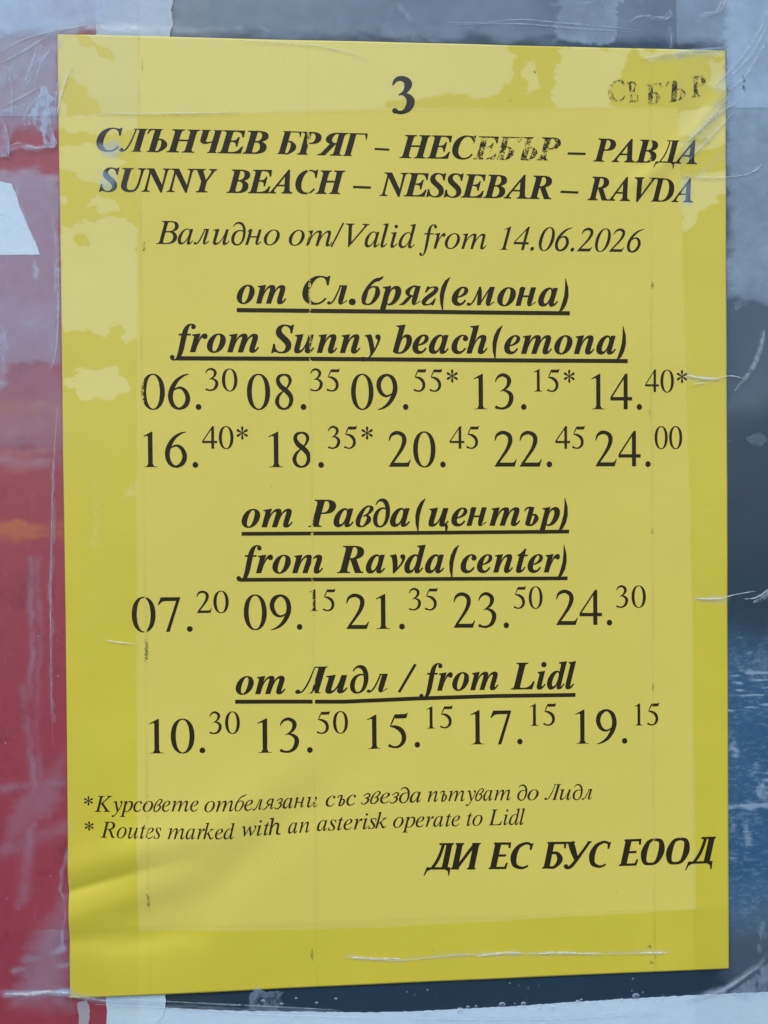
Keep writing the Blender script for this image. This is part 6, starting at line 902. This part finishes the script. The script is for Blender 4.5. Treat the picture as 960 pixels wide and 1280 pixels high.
    Pk([(209.58, 6.56), (216.22, -1.3), (225.53, -7.19), (234.87, -10.01), (234.84, 2.89), (221.49, 10.92), (211.38, 21.43), (209.81, 16.31)], 0.30, 0.8)
    Pk([(215.01, 44.55), (217.14, 43.49), (219.77, 50.17), (220.82, 54.3), (218.7, 53.29)], 0.34); Pk([(212.81, 67.82), (215.99, 68.31), (215.98, 71.42), (212.79, 70.92)], 0.3)
    Pk([(211.18, 78.18), (218.63, 76.57), (220.74, 80.19), (215.94, 83.33), (211.7, 81.79)], 0.24)
    Pk([(217.41, 124.34), (221.15, 122.27), (222.21, 125.4), (219.53, 127.47)], 0.14); Pk([(218.25, 195.36), (223.09, 190.21), (224.12, 203.35), (219.83, 202.2)], 0.12)
    Pk([(219.58, 282.21), (226.05, 279.82), (226.02, 293.06), (220.63, 292.83)], 0.16, 1.2); Pk([(210.38, 304.54), (220.62, 295.47), (230.07, 293.23), (230.03, 306.49), (212.51, 306.75)], 0.22, 1.2)
    Pk([(55.61, 297.61), (59.63, 296.25), (65.12, 298.54), (64.06, 304.63), (56.04, 304.26)], 0.30, 0.7)
    bubble = np.clip(0.15 + 0.55 * (1 - onp) + 0.9 * fbm(U, V, 25, 6, 3) * (1 - onp), 0, 1) * (1 - 0.97 * onp)
    line = np.exp(-((V - 306.57 + 0.055 * (U - 105)) / 1.2) ** 2)
    bubble = np.maximum(bubble, line * (V > 297))
    return {'milk_glare': np.clip(milk_glare, 0, 1), 'patch': patch, 'patch_a': pa, 'bubble': bubble}
def tape(name, label, quad, lift, wr, seed, bend=0.0, step=0.55):
    U, V = quad_grid(*quad, step)
    t = np.clip((V - 20) / 260, 0, 1); U = U + bend * 4 * t * (1 - t)
    H = surf_h(U, V) + lift + 0.035 * fbm(U, V, 9, seed, 3) + 0.02 * fbm(U, V, 3, seed + 1, 2)
    o = link(name, grid_mesh(name, U, V, H, film_fields(U, V)), wr)
    tag(o, label, 'tape', 'clear packing tape strips')
    return o
TAPE = tape_mat('clear_film', (0.49, 0.66, 0.86))  # blue tint gives the painted veil its sky colour
LBL = 'clear packing tape strip '
t_left = tape('packing_tape', LBL + 'over the left margin of the timetable and the red poster', ((-21.76, -44.57), (24.68, -46.23), (20.11, 342.65), (-24.47, 340.16)), 0.20, TAPE, 1)
t_right = tape('packing_tape', LBL + 'over the right margin of the timetable and the blue poster', ((193.25, -52.26), (247.27, -54.2), (250.89, 355.53), (199.21, 352.65)), 0.21, TAPE, 2, 0.9)
t_top = tape('packing_tape', LBL + 'over the top margin, holding smudged stray letters', ((-54.49, -24.17), (261.76, -29.89), (261.71, 16.83), (-55.3, 26.5)), 0.30, TAPE, 3)
t_bot = tape('packing_tape', LBL + 'over the bottom margin, with one long bright fold', ((-59.31, 275.1), (261.4, 276.94), (261.34, 328.77), (-60.02, 319.5)), 0.31, TAPE, 4)

def cs(parent, mat, w, *lines_):
    for P in lines_: crease(P, w, parent, mat)
cs(t_right, CR_BRIGHT, 1.1, [(196.52, 104.08), (201.27, 105.11), (207.36, 105.37)], [(199.13, 175.95), (203.91, 176.28), (208.43, 176.09)])
cs(t_right, CR_BRIGHT, 0.6, [(206.57, 105.11), (211.08, 104.33), (215.07, 105.11)], [(207.63, 176.34), (211.63, 175.1), (219.12, 173.91)], [(215.1, 176.46), (219.38, 176.01), (223.67, 173.2)], [(198.62, 107.18), (202.06, 106.66), (202.59, 106.92)])
cs(t_right, CR_SOFT, 2.4, [(212.4, 109.26), (215.87, 105.11), (219.08, 100.43), (221.5, 93.68), (222.32, 89.52)], [(218.3, 177.56), (222.33, 175.53), (227.71, 169.85)])
cs(t_right, CR_BRIGHT, 0.5, [(193.9, 40.22), (202.85, 40.86), (211.31, 40.48), (217.42, 39.36), (220.35, 36.73)], [(216.09, 39.89), (220.08, 38.03), (221.41, 36.2)])
cs(t_right, CR_SOFT, 1.6, [(195.51, 30.96), (202.91, 24.15), (211.4, 14.22)], [(198.16, 28.35), (206.09, 21.53), (213.51, 16.75)], [(197.07, 35.81), (206.07, 26.67), (212.18, 20.12)])
cs(t_top, CR_SOFT, 1.8, [(206.92, 10.72), (214.88, 2.84), (221.55, -7.09), (224.22, -14.36)], [(211.42, 8.57), (218.87, 0.69), (223.67, -8.17)], [(210.35, 13.22), (216.19, 8.47), (222.86, -1.98)], [(182.02, 3.6), (195.12, 1.25), (209.61, -0.63)])
cs(t_top, CR_SOFT, 1.3, [(178.95, -8.3), (182.09, -9.91), (190.45, -9.62)], [(191.51, -12.46), (192.02, -10.43), (189.92, -8.84)], [(202, -11.2), (207.01, -12.36), (208.87, -16)], [(204.1, -10.75), (208.33, -12.4), (210.46, -17.07)])
cs(t_top, CR_SOFT, 0.8, [(192, -6.34), (191.98, -1.23)], [(115.29, -6.4), (130.52, -6.54), (143.3, -7.88), (156.15, -7.2), (171.66, -6.33), (185.2, -5.15)], [(120.35, -5.53), (140.73, -6.55), (161.3, -5.56), (179.46, -5)])
cs(t_top, CR_SOFT, 0.8, [(55.36, 0.84), (80.09, 1.98), (95.05, 5.62)], [(11.22, 24), (25.75, 23.97), (55.11, 22.91)])
cs(t_left, CR_BRIGHT, 0.7, [(12.29, 185.96), (16.42, 186.79), (21.54, 187.38)], [(-0.34, 25.45), (0.69, 20.04), (2.7, 13.63), (5.16, 9.17)])
cs(t_left, CR_SOFT, 1.0, [(-15.78, 35.03), (-11.7, 33.49), (-7.18, 34.88), (-2.38, 34.31)], [(-14.49, 11.08), (-13.64, 18.38), (-13.98, 25.71)], [(-17.04, 22.84), (-10.31, 19.29), (-5.01, 16.25)], [(-10.91, 28.1), (-8.93, 23.17), (-5.53, 19.19)],
   [(-0.82, 25.46), (-0.24, 18.1), (0.79, 12.7)], [(-17.55, 25.29), (-15.24, 30.62), (-14.87, 37.94)], [(-10.26, 15.87), (-7.79, 9.96), (-5.79, 3.56)], [(-6.91, 15.31), (-4.92, 9.4), (-1.49, 3.95)], [(-17.32, 9.69), (-10.12, 5.62), (0.5, -1.48)], [(-17.28, 6.28), (-7.67, 1.17), (11.1, -3.22)], [(-3.81, 104.15), (-1.27, 94.28), (-0.46, 69.65)])
cs(t_left, CR_SOFT, 0.6, [(-1.03, 111.56), (-3.05, 136.28), (-4.31, 175.95), (-4.3, 210.79), (-3.92, 218.29)], [(-11.94, 50.13), (-8.97, 59.9), (-5.7, 66.74)], [(-0.91, 67.19), (-1.49, 74.58), (-0.63, 81.96), (-1.24, 91.82)])
cs(t_bot, CR_BRIGHT, 1.2, [(86.92, 287.71), (95.03, 288.57), (102.67, 288.89)], [(127.06, 289.15), (136.11, 288.49), (141.3, 288.71)], [(147.02, 289.21), (154.32, 289.26), (162.17, 289.85)], [(162.17, 289.85), (165.32, 289.98), (167.95, 290.09)], [(180.61, 290.36), (184.58, 290.52), (189.08, 290.71)])
cs(t_bot, CR_SOFT, 0.9, [(84.89, 287.63), (102.67, 289.41), (120.62, 288.62), (138.7, 288.86), (170.05, 290.18), (189.88, 290.75)])
cs(t_bot, CR_BRIGHT, 1.6, [(-19.48, 294.74), (-12.96, 295.28), (-6.9, 294.8), (0.39, 295.13)])
cs(t_bot, CR_SOFT, 1.2, [(-0.6, 296.09), (5.24, 296.86), (11.34, 298.14)], [(199.13, 306.68), (208.5, 303.4), (215.23, 299.47), (220.08, 296.51)])
cs(t_bot, CR_SOFT, 0.7, [(7.66, 298.99), (39.63, 302.48), (59.54, 304.93), (97.41, 307.72)], [(17.47, 297.66), (42.13, 300.56), (82.2, 304.44)], [(105.07, 308.08), (133.37, 309.92), (159.43, 310.62), (185.81, 310.28)])

# little domes of trapped air along the edge of the pale strip at the bottom
def bubble(u, v, r):
    vs = [(u, v, 0.26)]; fs = []
    for k, (q, h) in enumerate(((0.45, 0.22), (0.8, 0.12), (1.0, 0.0))):
        for i in range(12):
            a = 2 * math.pi * i / 12
            vs.append((u + r * q * 1.3 * math.cos(a), v + r * q * 0.9 * math.sin(a), h))
    for i in range(12):
        j = (i + 1) % 12
        fs.append((0, 1 + j, 1 + i))
        for k in range(2): fs.append((1 + k * 12 + i, 1 + k * 12 + j, 13 + k * 12 + j, 13 + k * 12 + i))
    A = np.array(vs); H = surf_h(A[:, 0], A[:, 1]) + 0.40 + A[:, 2] * 1.4
    me = bpy.data.meshes.new('air_bubble'); me.from_pydata([W3(x, y, h) for (x, y, _), h in zip(vs, H)], [], fs); me.update()
    for p in me.polygons: p.use_smooth = True
    at = me.attributes.new('milk_glare', 'FLOAT', 'POINT'); at.data.foreach_set('value', np.array([0.10] + [0.16] * 12 + [0.40] * 12 + [0.05] * 12, dtype=np.float32))
    link('air_bubble', me, TAPE, t_bot)
rb = random.Random(5)
for (x0, y0), (x1, y1), k in (((107.64, 306.65), (169.97, 306.14), 13), ((169.97, 305.87), (201.8, 305.74), 6), ((49.58, 301.41), (82.23, 301.36), 7)):
    for i in range(k):
        t = (i + rb.random()) / k
        bubble(x0 + (x1 - x0) * t, y0 + (y1 - y0) * t + rb.uniform(-1.6, 0.6), rb.uniform(0.25, 0.75) * (1.4 if rb.random() < 0.2 else 1))

# stray toner letters lifted off the heading and stuck down again with the top strip of tape
GHOST = ink_mat('lifted_toner', True)
g = Ink()
for ch, a, b in (('С', (172.05, 17.33), (178.31, 16.18)), ('Е', (178.3, 17.2), (181.96, 16.62)), ('Б', (184.04, 17.86), (190.33, 16.96)), ('Ъ', (191.37, 16.94), (197.16, 15.8)), ('Р', (198.74, 15.25), (204.54, 14.11))):
    hh = 26 * 0.247
    g.word(ch, 'B', a[0], a[1], b[0], b[1], hh, -0.26)
o = g.build('smudged_lettering', GHOST, t_top, 0.22)
o['label'] = 'broken black letters smudged on the tape'
g = Ink()
g.ribbon([(215.13, 7.72), (215.66, 9.25), (215.38, 11.57), (215.91, 13.36), (216.44, 13.35), (216.18, 11.3), (216.45, 9.23), (215.66, 7.45)])
g.build('toner_mark', GHOST, t_top, 0.46)
